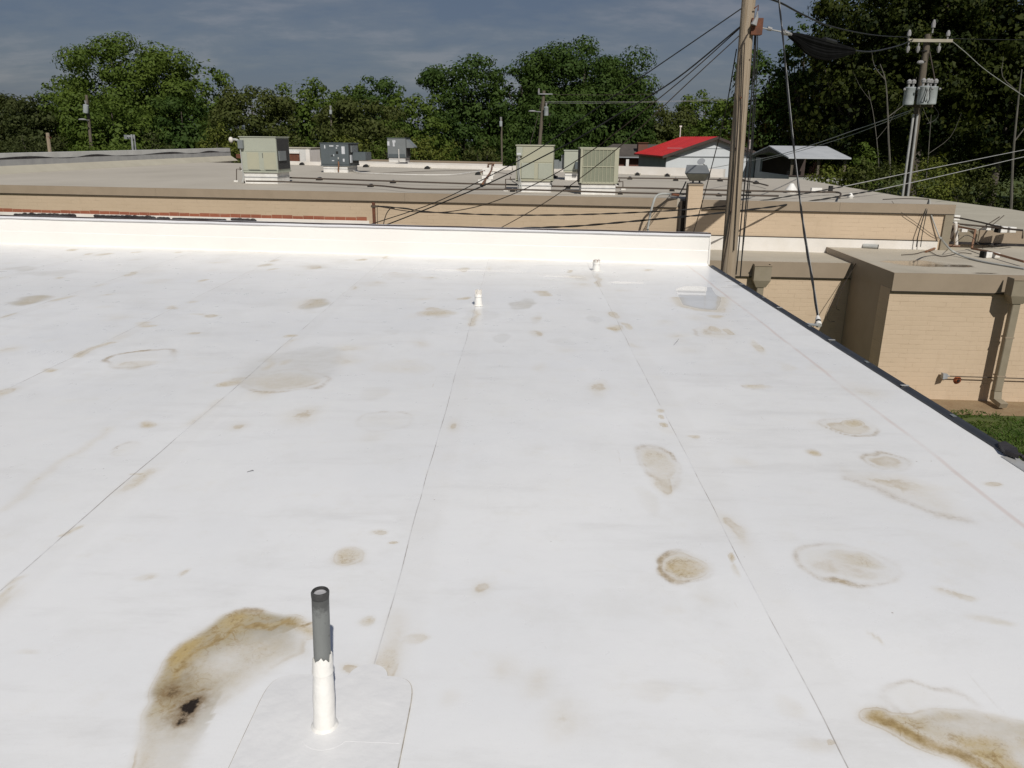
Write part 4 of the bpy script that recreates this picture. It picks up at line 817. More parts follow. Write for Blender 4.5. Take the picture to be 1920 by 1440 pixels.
for (x_, y_, w_) in ((903, 343, .10), (913, 342.5, .13), (908, 336, .07), (917, 335.5, .12), (914, 327.5, .13), (922, 329, .08), (916, 324.5, .1), (915, 321, .16), (926, 321, .18)):
    p = rel(x_, y_, TZ); k = (p+o_).y/24; MB().box((p.x-w_*k, p.y-.08, 0), (p.x+w_*k, p.y+.08, .10*k)).build('block', M['white'], v)
# gooseneck vents
b_ = P(456, 296.5, TZ); v = thing('gooseneck_vent', 'white gooseneck vent pipe with bulb end behind the leftmost unit', 'vent pipe', b_)
def r2(x_, y_): return D(x_, y_, b_.y)-b_
MB().tube(smoothline([(0, 0, 0), r2(454, 285), r2(451, 271), r2(447, 264.5), r2(442, 262), r2(437, 261.8)], 5), .085, 10).build('pipe', M['pvc'], v, True)
MB().ball(r2(433, 262.5), .20, (.75, .9, 1), 12).build('hood', M['boot_dirty'], v, True)
MB().box((-.35, -.3, 0), (.2, .3, .25)).build('base', M['rust'], v)
b_ = Vector((D(1237, 430, 19.45).x, 19.45, 2.5)); v = thing('conduit_mast', 'grey conduit bending from the low roof over the tan fascia, left of the lamp pilaster', 'conduit', b_)
def r3(x_, y_, Y): return D(x_, y_, Y)-b_
MB().tube([(0, 0, 0), r3(1214, 430, 19.4), r3(1220, 398, 19.4)]+smoothline([r3(1225, 380, 19.4), r3(1229, 370, 19.45), r3(1236, 364.5, 19.5), r3(1247, 363.5, 19.6), r3(1258, 364.5, 19.8)], 4), .028, 8).build('conduit', M['pvc'], v, True)
MB().tube([r3(1258, 364.5, 19.8), r3(1273, 366, 19.85)], .03, 8).build('coupling', M['rust'], v)
MB().tube(smoothline([r3(1273, 366, 19.85), r3(1281, 352, 20.0), r3(1286, 341, 20.15)], 4), .016, 6).build('flexible_conduit', M['wire'], v)
MB().tube(smoothline([r3(1256, 366, 19.6), r3(1240, 385, 19.5), r3(1220, 408, 19.45), r3(1206, 432, 19.4)], 4), .007, 5).build('wire', M['wire'], v)
# floodlight on the pilaster
pc = TM @ Vector((XS+.18, ST+.12, 4.085)); v = thing('floodlight', 'boxy grey floodlight with tilted glass on the brick pilaster', 'floodlight', pc, TRZ)
s_ = 19.6*1.03/1443
W2 = .27; TW = .30
pf = [(-.14, .40), (.24, .42), (.24, .18), (.06, .10)]    # y,z profile: face plate slopes down to the front
def fl(yy, zz, x_): return (x_, yy, zz)
lo_ = [(-.27, -.13, .25), (.30, -.13, .26), (.24, .0, .075), (-.17, .0, .07)]
mb = MB(); mb.loft([[(-.30, -.16, .255), (.31, -.16, .26), (.215, -.02, .07), (-.16, -.02, .065)], [(-.24, .22, .44), (.25, .22, .44), (.36, .24, .14), (-.18, .24, .11)]]); mb.build('housing', M['floodbody'], v)
mb = MB(); mb.quad((-.265, -.166, .238), (.275, -.166, .243), (.20, -.040, .085), (-.15, -.040, .08)); mb.build('lens', M['glass'], v)
MB().box((-.09, .02, 0), (-.05, .08, .12)).build('bracket', M['edge'], v); MB().box((.07, .02, 0), (.11, .08, .12)).build('bracket', M['edge'], v); MB().box((-.14, -.02, .001), (.16, .12, .025)).build('base_plate', M['edge'], v)
# stub post carrying the twisted cables
b_ = Vector((D(702, 420, 19.3).x, 19.3, 2.5)); v = thing('cable_post', 'short rusty post with insulator carrying twisted cables, in front of tan wall', 'post', b_)
zt = D(703, 379.5, 19.3).z-2.5
MB().box((-.035, -.03, 0), (.035, .03, zt)).build('post', M['rust'], v); MB().box((-.06, -.05, zt-.12), (.06, .05, zt-.07)).build('band', M['gas'], v)
MB().cyl((.04, -.02, zt-.09), (.14, -.02, zt-.09), .028, .02, 8).build('insulator', M['gas'], v)
MB().tube([(.09, -.02, zt-.1), (.08, -.02, zt-.5), (.09, -.02, .1)], .008, 5).build('ground_wire', M['wire_rust'], v)
MB().tube(smoothline([(.52, -.03, zt-.14), (.42, -.03, zt-.14), (.30, -.03, zt-.3), (.22, -.03, zt-.6), (.2, -.03, zt-1.0)], 4), .012, 5).build('drop_wire', M['wire_rust'], v)
# masts and post on the left parapet
for (xa_, ya_, xb_, yb_, Y, rad, mm, lab) in ((246.5, 252, 250.5, 297, 40, .05, 'galv', 'left one of two grey metal masts behind the grey side parapet'), (251, 252.5, 255.5, 296, 40.3, .045, 'galv', 'right one of two grey metal masts behind the grey side parapet')):
    t_ = D(xa_, ya_, Y); b_ = D(xb_, yb_, Y); b0 = Vector((b_.x, b_.y, 0)); v = thing('metal_mast', lab, 'mast', b0, 0, 'metal masts')
    MB().tube([(0, 0, 0), b_-b0, t_-b0], rad, 8).build('pole', M[mm], v)
    MB().box((t_.x-b0.x-.3, -.04, t_.z-.12), (t_.x-b0.x-.04, .04, t_.z-.04)).build('bracket', M['galv'], v)
    MB().box((t_.x-b0.x-.36, -.06, t_.z-.22), (t_.x-b0.x-.22, .06, t_.z-.02)).build('bracket', M['hvac_m'], v)
t_ = D(89, 249, 38); b_ = D(94.5, 292, 38); b0 = Vector((b_.x, b_.y, 0)); v = thing('wooden_post', 'pale wooden post behind the left end of the grey side parapet', 'post', b0)
MB().tube([(0, 0, 0), b_-b0, t_-b0], [.09, .085, .075], 8).build('shaft', M['pole'], v); MB().box((t_.x-b0.x-.1, -.03, t_.z-.25), (t_.x-b0.x+.1, .1, t_.z-.18)).build('band', M['rust'], v)

# ------------------------------------------------------------------ low brick annex in front of the tan wall
ax = thing('brick_annex', 'low tan brick annex with taupe fascia and two roof levels, right of the white roof', 'building')
Z1, Z2 = 2.5, 2.64
def wy_(x_): p = TM @ Vector((0, ST-.04, 0)); return p.y + (x_-p.x)*math.tan(TRZ)
F1a, F1b = (2.75, 17.72), (7.50, 17.45); F2a, F2b = (7.42, 15.33), (13.5, 15.0)
def par_poly(a, b_, z0_, z1_, dy0, dy1, nm, mm, lab=None, parent=ax):
    return MB().prism([(a[0], a[1]+dy0), (b_[0], b_[1]+dy0), (b_[0], b_[1]+dy1), (a[0], a[1]+dy1)], z0_, z1_).build(nm, M[mm], parent, label=lab)
wl1 = par_poly(F1a, F1b, 0, Z1-.30, .06, .4, 'wall', 'tan'); wl2 = par_poly(F2a, F2b, 0, Z2-.33, .06, .5, 'wall', 'tan')
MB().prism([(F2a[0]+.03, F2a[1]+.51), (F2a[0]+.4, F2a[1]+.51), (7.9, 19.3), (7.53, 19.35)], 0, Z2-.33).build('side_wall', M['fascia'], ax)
par_poly(F1a, F1b, Z1-.34, Z1, 0, .05, 'fascia', 'fascia'); par_poly(F1a, F1b, Z1-.362, Z1-.341, .01, .055, 'drip_edge', 'darkline')
par_poly((F2a[0], F2a[1]), F2b, Z2-.36, Z2, 0, .05, 'fascia', 'fascia'); par_poly(F2a, F2b, Z2-.385, Z2-.361, .01, .055, 'drip_edge', 'darkline')
MB().prism([(F2a[0], F2a[1]+.053), (F2a[0]+.025, F2a[1]+.053), (7.55, 19.36), (7.525, 19.36)], Z2-.36, Z2).build('fascia', M['fascia'], ax)
MB().prism([(-14, 19.5), (F1a[0], F1a[1]+.052), (F1b[0], F1b[1]+.052), (7.53, 19.95), (F1a[0], wy_(2.75)), (-14, wy_(-14))], Z1-.25, Z1-.003).build('roof', M['grayroof_low'], ax, label='lower roof level')
MB().prism([(-14, 19.45), (F1a[0]-.01, F1a[1]+.4), (F1a[0]-.01, wy_(2.75)-.1), (-14, wy_(-14)-.1)], 0, Z1-.26).build('core_wall', M['tan'], ax)
rm = M['grayroof_low'].copy(); rm.name = 'low roof coating with drying puddles'; t = rm.node_tree; bs = t.nodes['Principled BSDF']; src = bs.inputs['Base Color'].links[0].from_socket
ob = t.nodes.new('ShaderNodeTexCoord').outputs['Object']; sp = t.nodes.new('ShaderNodeSeparateXYZ'); t.links.new(ob, sp.inputs[0])
def blob(x_, y_, rx, ry, n_, k=1.2):
    u = nmath(t, 'DIVIDE', nmath(t, 'SUBTRACT', sp.outputs[0], x_), rx); w_ = nmath(t, 'DIVIDE', nmath(t, 'SUBTRACT', sp.outputs[1], y_), ry)
    d_ = nmath(t, 'SQRT', nmath(t, 'ADD', nmath(t, 'MULTIPLY', u, u), nmath(t, 'MULTIPLY', w_, w_)))
    return nmath(t, 'ADD', d_, nmath(t, 'MULTIPLY', nmath(t, 'SUBTRACT', n_, .5), k))
n_ = nnoise(t, ob, 2.6, 5, .6)
p1, p2, p3 = P(1715, 493, Z2), P(1775, 498, Z2), P(1845, 512, Z2)
c1 = nmath(t, 'SUBTRACT', 1.0, nstep(t, blob(p1.x, p1.y, .8, .5, n_), .6, 1.0)); c2 = nmath(t, 'SUBTRACT', 1.0, nstep(t, blob(p2.x, p2.y, .75, .28, n_, 1.8), .55, .85)); c3 = nmath(t, 'SUBTRACT', 1.0, nstep(t, blob(p3.x, p3.y, .32, .10, n_, 1.4), .55, .9))
cc = nmix(t, nmath(t, 'MULTIPLY', c1, .55), src, (.26, .195, .12)); cc = nmix(t, nmath(t, 'MULTIPLY', nmath(t, 'MAXIMUM', c2, c3), .75), cc, (.09, .065, .045))
t.links.new(cc, bs.inputs['Base Color'])
wt_ = nmath(t, 'MAXIMUM', nmath(t, 'MAXIMUM', c1, c2), c3); t.links.new(nmath(t, 'MULTIPLY_ADD', wt_, -.62, .75), bs.inputs['Roughness'])
MB().prism([(F2a[0]+.026, F2a[1]+.052), (F2b[0], F2b[1]+.052), (13.5, 20.3), (10.35, wy_(10.3)), (7.551, wy_(7.56)), (7.551, 19.3)], Z2-.3, Z2-.003).build('roof', rm, ax, label='upper roof level with drying puddles')
MB().prism([(7.50, 17.5), (7.524, 17.5), (7.548, wy_(7.55)), (7.524, wy_(7.53))], Z1, Z2-.004).build('step_flashing', M['galv'], ax)
MB().prism([(8.0, 15.9), (13.5, 15.6), (13.5, 20), (8.0, 20)], 0, Z2-.32).build('core_wall', M['tan'], ax)
# dead wire and flashing strip at the corner with the low curb
MB().tube(smoothline([P(1500, 461, Z1+.02), P(1515, 456, Z1+.08), P(1540, 456, Z1+.16), P(1600, 456, Z2+.06), P(1660, 457, Z2+.05)], 3), .022, 6).build('roof_pipe', M['gas'], ax)
v = thing('roof_drain_pipe', 'short dark mouthed pipe lying against the white base flashing', 'pipe', P(1632, 461.5, Z2+.05))
MB().cyl((-.16, .05, 0), (.14, -.08, 0), .055, .055, 12).build('pipe', M['pvc'], v); MB().cyl((.142, -.081, 0), (.16, -.089, 0), .05, .05, 12).build('mouth', M['void'], v)
# conductor heads with downspouts
def conductor(px_, py_, pz, fy, w_, h_, label, full):
    c = D(px_, py_, fy); v = thing('conductor_head', label, 'downspout', (c.x, fy, c.z), -.055)
    t_ = .02; dd = .26
    mb = MB(); x = w_/2
    mb.box((-x, -dd, -h_), (x, -dd+t_, 0)); mb.box((-x, -dd+t_, -h_), (-x+t_, -.004, 0)); mb.box((x-t_, -dd+t_, -h_), (x, -.004, 0)); mb.box((-x+t_, -dd+t_, -h_+.02), (x-t_, -.004, -h_+.05))
    mb.build('box', M['spout'], v)
    MB().box((-x-.012, -dd-.012, -.03), (x+.012, -dd-.001, .004)).build('rim', M['fascia'], v)
    MB().loft([[(-x+.001, -dd+.001, -h_-.001), (x-.001, -dd+.001, -h_-.001), (x-.001, -.005, -h_-.001), (-x+.001, -.005, -h_-.001)], [(-x*.55, -dd*.8, -h_-.16), (x*.55, -dd*.8, -h_-.16), (x*.55, -.01, -h_-.16), (-x*.55, -.01, -h_-.16)]]).build('funnel', M['spout'], v)
    zb = -c.z+.32
    MB().box((-.075, -.19, zb), (.075, -.05, -h_-.15), bev=.012).build('spout', M['spout'], v)
    MB().loft([[(-.075, -.19, zb), (.075, -.19, zb), (.075, -.05, zb), (-.075, -.05, zb)], [(-.075, -.22, zb-.14), (.075, -.22, zb-.14), (.075, -.06, zb-.2), (-.075, -.06, zb-.2)], [(-.07, -.48, zb-.16), (.09, -.46, zb-.16), (.09, -.42, zb-.26), (-.07, -.44, zb-.26)]]).build('elbow', M['spout'], v)
    for zz in (-1.2, -2.0): 
        if zz > zb: MB().box((-.085, -.195, zz), (.085, -.03, zz+.03)).build('strap', M['fascia'], v)
    return v
cA = D(1427, 494, 17.6); conductor(1427, 493.5, Z1, 17.62, .38, .36, 'taupe conductor head on the lower annex fascia beside the big pole', True)
conductor(1907, 519, Z2, 15.12, .36, .34, 'taupe conductor head and downspout reaching the grass at the right edge', True)
# small lamp, its conduit, rusty vent cover
c = D(1768, 703, 15.28); v = thing('wall_lamp', 'small grey wall lamp with thin conduit low on the annex wall', 'wall lamp', (c.x, 15.27, c.z), -.055)
MB().loft([[(-.055, -.13, -.055), (.05, -.10, -.045), (.05, -.01, -.045), (-.055, -.01, -.055)], [(-.05, -.10, .06), (.05, -.08, .045), (.05, -.01, .045), (-.05, -.01, .06)]]).build('head', M['galv'], v)
MB().cyl((.05, -.05, .0), (.10, -.05, -.005), .022, .018, 8).build('collar', M['galv'], v); MB().tube([(.10, -.05, -.005), (2.6, -.05, -.012)], .011, 6).build('conduit', M['gas'], v)
c = D(1795, 712.5, 15.3); v = thing('vent_cover', 'round bright rusty vent cover under the lamp conduit on the annex wall', 'vent', (c.x, 15.325, c.z), -.055)
mb = MB(); mb.loft([[(math.cos(2*math.pi*k/14)*.085*random.uniform(.88, 1.1), -.004, math.sin(2*math.pi*k/14)*.085*random.uniform(.88, 1.1)) for k in range(14)], [(math.cos(2*math.pi*k/14)*.08, -.03, math.sin(2*math.pi*k/14)*.08) for k in range(14)], [(math.cos(2*math.pi*k/14)*.045, -.07, math.sin(2*math.pi*k/14)*.045) for k in range(14)]]); mb.build('cover', M['rust_red'], v)
MB().cyl((0, -.071, 0), (0, -.085, 0), .03, .03, 8).build('hole', M['void'], v); MB().prism([(-.10, -.012), (.02, -.012), (.02, -.003), (-.10, -.003)], -.09, -.02).build('plate', M['rust'], v)
MB().box((-.05, -.006, -.26), (-.015, -.002, -.20)).build('stain_mark', M['rust'], v); MB().box((.035, -.006, -.25), (.06, -.002, -.21)).build('stain_mark', M['rust'], v); MB().box((-.03, -.006, -.15), (.01, -.002, -.125)).build('stain_mark', M['rust'], v)

# ------------------------------------------------------------------ right wing: third roof with pipes and clutter
w3 = thing('right_wing', 'flat roofed wing with pale coating and low taupe fascia at the right edge', 'building')
a3 = P(1779, 457, Z2); b3 = P(1921, 462, Z2); ztop = Z2+.36
y3 = lambda x_: a3.y+(x_-a3.x)*(b3.y-a3.y)/(b3.x-a3.x)
MB().prism([(10.46, y3(10.46)+.06), (15.9, y3(15.9)+.06), (16.6, 27), (16.2, 33), (10.98, 33)], 0, ztop-.004).build('roof', M['gravelroof'], w3)
fx = P(1829, 458, Z2).x
MB().prism([(fx, y3(fx)), (14, y3(14)), (14, y3(14)+.055), (fx, y3(fx)+.055)], Z2+.06, ztop+.01).build('fascia', M['fascia'], w3)
MB().prism([(10.7, y3(10.7)+.02), (fx-.01, y3(fx)+.02), (fx-.01, y3(fx)+.055), (10.7, y3(10.7)+.055)], Z2+.06, ztop-.01).build('fascia', M['spout'], w3)
MB().prism([(10.5, y3(10.5)-.03), (14, y3(14)-.03), (14, y3(14)+.05), (10.5, y3(10.5)+.05)], Z2, Z2+.055).build('base_flashing', M['tar'], w3)
p = P(1773, 455, Z2); v = thing('junction_box', 'brown junction box standing at the corner of tan wall and right wing', 'electrical box', (p.x, p.y-.1, Z2), -.1)
MB().box((-.13, -.12, .12), (.16, .12, .50), bev=.01).build('box', M['fascia'], v); MB().box((-.11, -.13, .14), (.13, -.121, .47)).build('door', M['gas'], v); MB().box((-.1, -.08, 0), (.1, .08, .12)).build('leg', M['rust'], v)
p = P(1787, 458, Z2); v = thing('white_mast', 'white pipe mast standing on the annex roof at the corner', 'mast', (p.x, p.y-.15, Z2))
zt = D(1791.5, 418, p.y-.15).z-Z2; dx_ = D(1791.5, 418, p.y-.15).x-p.x
MB().tube([(0, 0, 0), (dx_, 0, zt)], .045, 10).build('pipe', M['boot_dirty'], v); MB().ball((dx_, 0, zt), .05, (1, 1, .7), 8).build('cap', M['white'], v)
MB().box((-.12, -.03, zt*.58), (0, .03, zt*.62)).build('arm', M['pvc'], v); MB().box((.06, -.03, zt*.6), (.2, .05, zt*.74)).build('bracket', M['white'], v)
def rpipe(pts, r, m, name, label, cat='pipe', smooth_=False):
    q_ = [P(x_, y_, z_) for x_, y_, z_ in pts]; o = MB().tube(smoothline(q_, 5) if smooth_ else q_, r, 6).build(name, m); return tag(o, label, cat)
ZT = ztop
rpipe([(1773.5, 407, ZT+.12), (1774, 406, ZT+.2), (1800, 409, ZT+.15), (1840, 417, ZT+.15), (1880, 427, ZT+.15)], .022, M['gas'], 'gas_pipe', 'dark pipe sloping right across the wing roof, uppermost')
rpipe([(1773.5, 413, ZT+.08), (1790, 418, ZT+.12), (1798, 420, ZT+.14), (1850, 425, ZT+.12), (1918, 432, ZT+.15), (1917, 446, ZT-.1)], .024, M['gas'], 'gas_pipe', 'dark pipe crossing the wing roof just below the uppermost one')
rpipe([(1770, 421.5, ZT+.05), (1797, 425, ZT+.1), (1829, 431, ZT+.1), (1822, 466, Z2+.05), (1850, 471, Z2+.1), (1921, 491, Z2+.1)], .026, M['copper'], 'gas_pipe', 'rust brown pipe stepping down from the wing roof to the annex roof')
rpipe([(1764, 446, Z2+.6), (1768, 452, Z2+.4), (1785, 470, Z2+.12), (1810, 482, Z2+.03), (1850, 492, Z2+.02), (1921, 504, Z2+.02)], .022, M['pvc'], 'conduit', 'grey flexible conduit running across the annex roof to the right', 'conduit', True)
rpipe([(1752, 378, Z2+2), (1745, 396, Z2+1.6), (1755, 420, Z2+1.1), (1764, 447, Z2+.55)], .012, M['pvc'], 'grey_cable', 'thin grey cable hanging down the right end of the tan wall', 'cable', True) if False else None
rpipe([(1736, 472, Z2+.02), (1752, 466, Z2+.03), (1775, 460, Z2+.05), (1800, 462, Z2+.04)], .03, M['copper'], 'roof_pipe', 'brown pipe lying at the corner of tan wall and wing', 'pipe')
rpipe([(1690, 478, Z2+.01), (1715, 476, Z2+.02), (1740, 471, Z2+.02), (1765, 481, Z2+.01), (1800, 474, Z2+.02), (1822, 476, Z2+.01)], .008, M['wire_rust'], 'loose_wire', 'thin loose wire lying across the annex roof', 'wire', True)
rpipe([(1795, 452, Z2+.05), (1803, 446, Z2+.4), (1812, 441, Z2+.5), (1826, 447, Z2+.35), (1840, 462, Z2+.03), (1855, 459, Z2+.12), (1868, 463, Z2+.02)], .008, M['wire'], 'loose_wire', 'tangled black wire looping beside the white mast', 'wire', True)
def blockpair(x_, y_, z_, k, label):
    p = P(x_, y_, z_); v = thing('pipe_blocks', label, 'pipe support', p, .08, 'white pipe support blocks')
    MB().box((-.17*k, -.08, 0), (-.02*k, .08, .13*k), bev=.01).build('block', M['white'], v); MB().box((.03*k, -.08, 0), (.18*k, .08, .12*k), bev=.01).build('block', M['white'], v)
    MB().box((-.23*k, -.08, 0), (-.175*k, .08, .15*k)).build('end_cap', M['void'], v)
blockpair(1783, 413, ZT, 1.2, 'pair of white blocks under the uppermost pipe by the tan wall corner')
blockpair(1886, 436, ZT, 1.15, 'pair of white blocks under the wing pipes, farther right')
blockpair(1857, 483, Z2, .95, 'pair of white blocks on the annex roof beside the rust brown pipe')
p = P(1855, 431, ZT); v = thing('pipe_blocks', 'white blocks beside crossed struts on the wing roof', 'pipe support', p, .1, 'white pipe support blocks')
MB().box((-.14, -.08, 0), (-.02, .08, .1)).build('block', M['white'], v); MB().box((.06, -.08, 0), (.2, .08, .13)).build('block', M['white'], v)
MB().tube([(-.3, -.05, .02), (.28, .1, .32)], .015, 5).build('strut', M['gas'], v); MB().tube([(-.1, -.05, .02), (.36, .05, .36)], .012, 5).build('strut', M['gas'], v)
# small white vents at the right front of the tan roof
for (x_, y_, k, lab) in ((1483, 362, .28, 'white cone shaped roof vent beside the hanging service cable'), (1594, 371.5, .14, 'low white roof vent at the front edge of the tan roof')):
    p = P(x_, y_, TZ); v = thing('roof_vent', lab, 'roof vent', p)
    MB().cyl((0, 0, 0), (0, 0, k*.3), k*.5, k*.5, 12).build('collar', M['white'], v); MB().cyl((0, 0, k*.3), (0, 0, k*.95), k*.62, k*.18, 12).build('cone', M['white'], v, True)
p = P(1533, 360, TZ); v = thing('pipe_blocks', 'white block and dark bracket under the rear pipe at its right end', 'pipe support', p, 0, 'white pipe support blocks')
MB().box((-.2, -.06, 0), (.1, .06, .12)).build('block', M['white'], v); MB().box((.32, -.05, 0), (.42, .06, .18)).build('bracket', M['black'], v)

# ------------------------------------------------------------------ trees
def leaves(rng, clumps, dens, s, asp=.65, shell=.4, up=.25, out=.10):
    V = []; 
    for (c, r) in clumps:
        r = np.asarray(r); n = max(12, int(dens*r[0]*r[1]/(s*s)))
        d = rng.normal(size=(n, 3)); d /= np.linalg.norm(d, axis=1)[:, None]
        rad = shell+(1.06-shell)*rng.random((n, 1))**.6; rad *= 1+out*rng.normal(size=(n, 1))*(rng.random((n, 1)) < .2)
        p = np.asarray(c)+d*r*rad
        nm = d*1.2+rng.normal(size=(n, 3))*.26; nm[:, 2] += up; nm /= np.linalg.norm(nm, axis=1)[:, None]
        a = np.cross(nm, rng.normal(size=(n, 3))); a /= np.linalg.norm(a, axis=1)[:, None]; b_ = np.cross(nm, a)
        sz = s*rng.uniform(.6, 1.35, (n, 1)); a *= sz; b_ *= sz*asp
        droop = nm*sz*.25
        V.append(np.stack([p-a-droop, p-b_*.9+a*.1, p+a-droop, p+b_*.9+a*.1], 1))
    V = np.concatenate(V); return V.reshape(-1, 3), np.arange(len(V)*4).reshape(-1, 4)
def leafobj(name, co, q, m, parent=None):
    me = bpy.data.meshes.new(name); fastmesh(me, co, q); me.materials.append(m)
    o = bpy.data.objects.new(name, me); COL.objects.link(o)
    if parent: o.parent = parent
    return o
def tree(label, px_, pyTop, hw, Y, leaf, seed, bot=.22, dens=3.6, s=.26, bark='bark', nclump=None, name='tree', cat='tree', crown_k=1.0, group=None, lean=0, trunk_r=.28, rough=.0, open_=0.0, base_y=None):
    rng = np.random.default_rng(seed); rnd = random.Random(seed)
    top = D(px_, pyTop, Y); H = top.z; rx = hw*Y/FPX*1.03; base = Vector((D(px_, 255, Y).x, Y, 0))
    t_ = thing(name, label, cat, base, 0, group)
    zc0 = H*bot; hz = (H-zc0)/2; zc = zc0+hz
    nclump = nclump or int(55+8.5*rx*hz/4)
    ry = min(rx, max(3.0, rx*.75)); clumps = []
    sh = [rng.uniform(.9, 1.1) for _ in range(12)]
    for k in range(nclump):
        d = rng.normal(size=3); d /= np.linalg.norm(d); rr = .62+.27*rng.random()**.7 if k > nclump*.22 else rng.uniform(.05, .5)
        az = int((math.atan2(d[1], d[0])/(2*math.pi)+.5)*12) % 12
        e_ = np.array([rx*sh[az], ry*sh[az], hz*(1.0 if d[2] > 0 else .95)])
        # crowns are fuller low down and rounded on top
        wz = (1.0-min(d[2]*d[2], .9))**-.26 if d[2] > 0 else 1.0
        c = d*e_*rr*np.array([wz, wz, 1]); c[2] += zc
        r = rng.uniform(.14, .27)*min(rx, hz*1.1)*crown_k
        if rng.random() < open_: continue
        clumps.append((c, (r*rng.uniform(.9, 1.25), r*rng.uniform(.9, 1.2), r*rng.uniform(.6, .85))))
    core = [(np.array([0, 0, zc-.08*hz]), (rx*.92, ry*.85, hz*.92)), (np.array([0, 0, zc-.25*hz]), (rx*.9, ry*.75, hz*.66))]
    co, q = leaves(rng, clumps, dens, s)
    c2, q2 = leaves(rng, core, 2.8, s*1.25, .7, .5, .25, .02); co = np.concatenate([co, c2]); q = np.concatenate([q, q2+q.max()+1])
    co[:, 2] = np.maximum(co[:, 2], .3)
    mz = co[:, 2].max(); co[:, 2] = np.where(co[:, 2] > zc0, zc0+(co[:, 2]-zc0)*(H-zc0)/(mz-zc0), co[:, 2])
    leafobj('crown', co, q, M[leaf], t_)
    mb = MB(); tr = trunk_r*(H/15)
    pts = [(0, 0, 0), (lean*.3, 0, H*.25), (lean*.6+rnd.uniform(-.2, .2), 0, H*.5), (lean, 0, H*.82)]
    mb.tube(smoothline(pts, 3), [tr*(1-.085*i) for i in range(10)], 7)
    for c, r in clumps[::max(1, len(clumps)//9)]:
        zb = min(c[2]*.7, H*.6); st = Vector((lean*zb/H, 0, max(zb, H*.18))); md = st.lerp(Vector(c), .55)+Vector((0, 0, -.2))
        mb.tube(smoothline([st, md, c], 3), [tr*.42, tr*.36, tr*.30, tr*.25, tr*.2, tr*.14, tr*.07], 5)
    mb.build('trunk', M[bark], t_, True)
    return t_
TREES = [
 ('dull green low tree at the far left edge', 5, 168, 70, 86, 'lf_brown', 1, dict(bot=.0)),
 ('brownish low tree at far left behind the pale wooden post', 75, 178, 70, 80, 'lf_brown', 2, dict(bot=.02)),
 ('mid green tree on the left shoulder of the big domed tree', 128, 140, 52, 82, 'lf_mid', 3, dict(bot=.05)),
 ('big domed green tree, tallest on the left', 245, 58, 114, 77, 'lf_mid', 4, dict(bot=.12, dens=3.6)),
 ('leafy lower tree in front of the big domed tree', 215, 170, 95, 70, 'lf_mid', 5, dict(bot=.02)),
 ('green tree with flat top just right of the big domed tree', 385, 108, 52, 80, 'lf_mid', 6, dict(bot=.08)),
 ('dense tree below the flat topped tree', 345, 175, 70, 73, 'lf_dark', 7, dict(bot=.02)),
 ('rounded olive tree behind the leftmost air conditioner', 478, 157, 85, 66, 'lf_olive', 8, dict(bot=.0, s=.13)),
 ('bright green tree between the two olive trees', 575, 143, 62, 84, 'lf_mid', 9, dict(bot=.05)),
 ('distant tree rising behind the right olive tree', 712, 140, 58, 96, 'lf_dark', 10, dict(bot=.05)),
 ('small distant tree peeping left of the twin dark trees', 655, 152, 45, 100, 'lf_mid', 11, dict(bot=.05)),
 ('wide olive tree behind the slate labelled unit', 672, 180, 88, 64, 'lf_olive', 12, dict(bot=.0, s=.13)),
 ('green tree between olive tree and twin dark trees', 785, 172, 68, 69, 'lf_mid', 13, dict(bot=.0)),
 ('left one of the twin tall dark trees', 872, 100, 78, 86, 'lf_dark', 14, dict(bot=.08)),
 ('dark tree filling the notch between the twin tall trees', 975, 118, 62, 88, 'lf_dark', 15, dict(bot=.05)),
 ('tallest dark green tree, right of centre', 1092, 64, 122, 90, 'lf_dark', 16, dict(bot=.08, dens=3.6)),
 ('lower dark tree in front of the tallest dark tree', 1030, 180, 80, 82, 'lf_dark', 17, dict(bot=.0)),
 ('dark side bough tree right of the tallest dark tree', 1165, 150, 62, 90, 'lf_dark', 18, dict(bot=.0)),
 ('olive tree behind the red roofed house', 1225, 195, 75, 97, 'lf_olive', 19, dict(bot=.0)),
 ('round bright tree beyond the red roof', 1318, 166, 58, 98, 'lf_mid', 20, dict(bot=.05)),
 ('green tree left of the big wooden pole', 1365, 185, 48, 84, 'lf_mid', 21, dict(bot=.0)),
 ('leafy grove tree right behind the big wooden pole', 1432, 92, 72, 66, 'lf_dark', 22, dict(bot=.2)),
 ('slim grove tree with top just inside the frame', 1490, 22, 42, 64, 'lf_dark', 23, dict(bot=.25)),
 ('tall grove tree left of the transformer pole', 1585, -40, 105, 60, 'lf_grove_shade', 24, dict(bot=.16, nclump=110, open_=.06)),
 ('tallest grove tree directly behind the transformer pole', 1725, -150, 120, 57, 'lf_grove_shade', 25, dict(bot=.15, nclump=150, open_=.06)),
 ('tall grove tree at the right edge', 1880, -130, 115, 55, 'lf_grove_shade', 26, dict(bot=.17, nclump=140, open_=.06)),
 ('deep shaded grove tree farther back', 1650, -20, 130, 76, 'lf_grove_shade', 27, dict(bot=.0, nclump=120)),
 ('deep shaded grove tree far back at right', 1830, -60, 140, 78, 'lf_grove_shade', 28, dict(bot=.0, nclump=120)),
 ('shaded tree behind the white tin roof', 1535, 120, 100, 80, 'lf_grove_shade', 29, dict(bot=.0)),
 ('shaded far tree at the right border', 1990, -40, 120, 70, 'lf_grove_shade', 30, dict(bot=.0, nclump=110)),
]
for (lab, px_, py_, hw, Y_, lf, sd, kw) in TREES:
    kw.setdefault('s', .145 if Y_ < 80 else .165)
    tree(lab, px_, py_, hw, Y_, lf, sd, **kw)
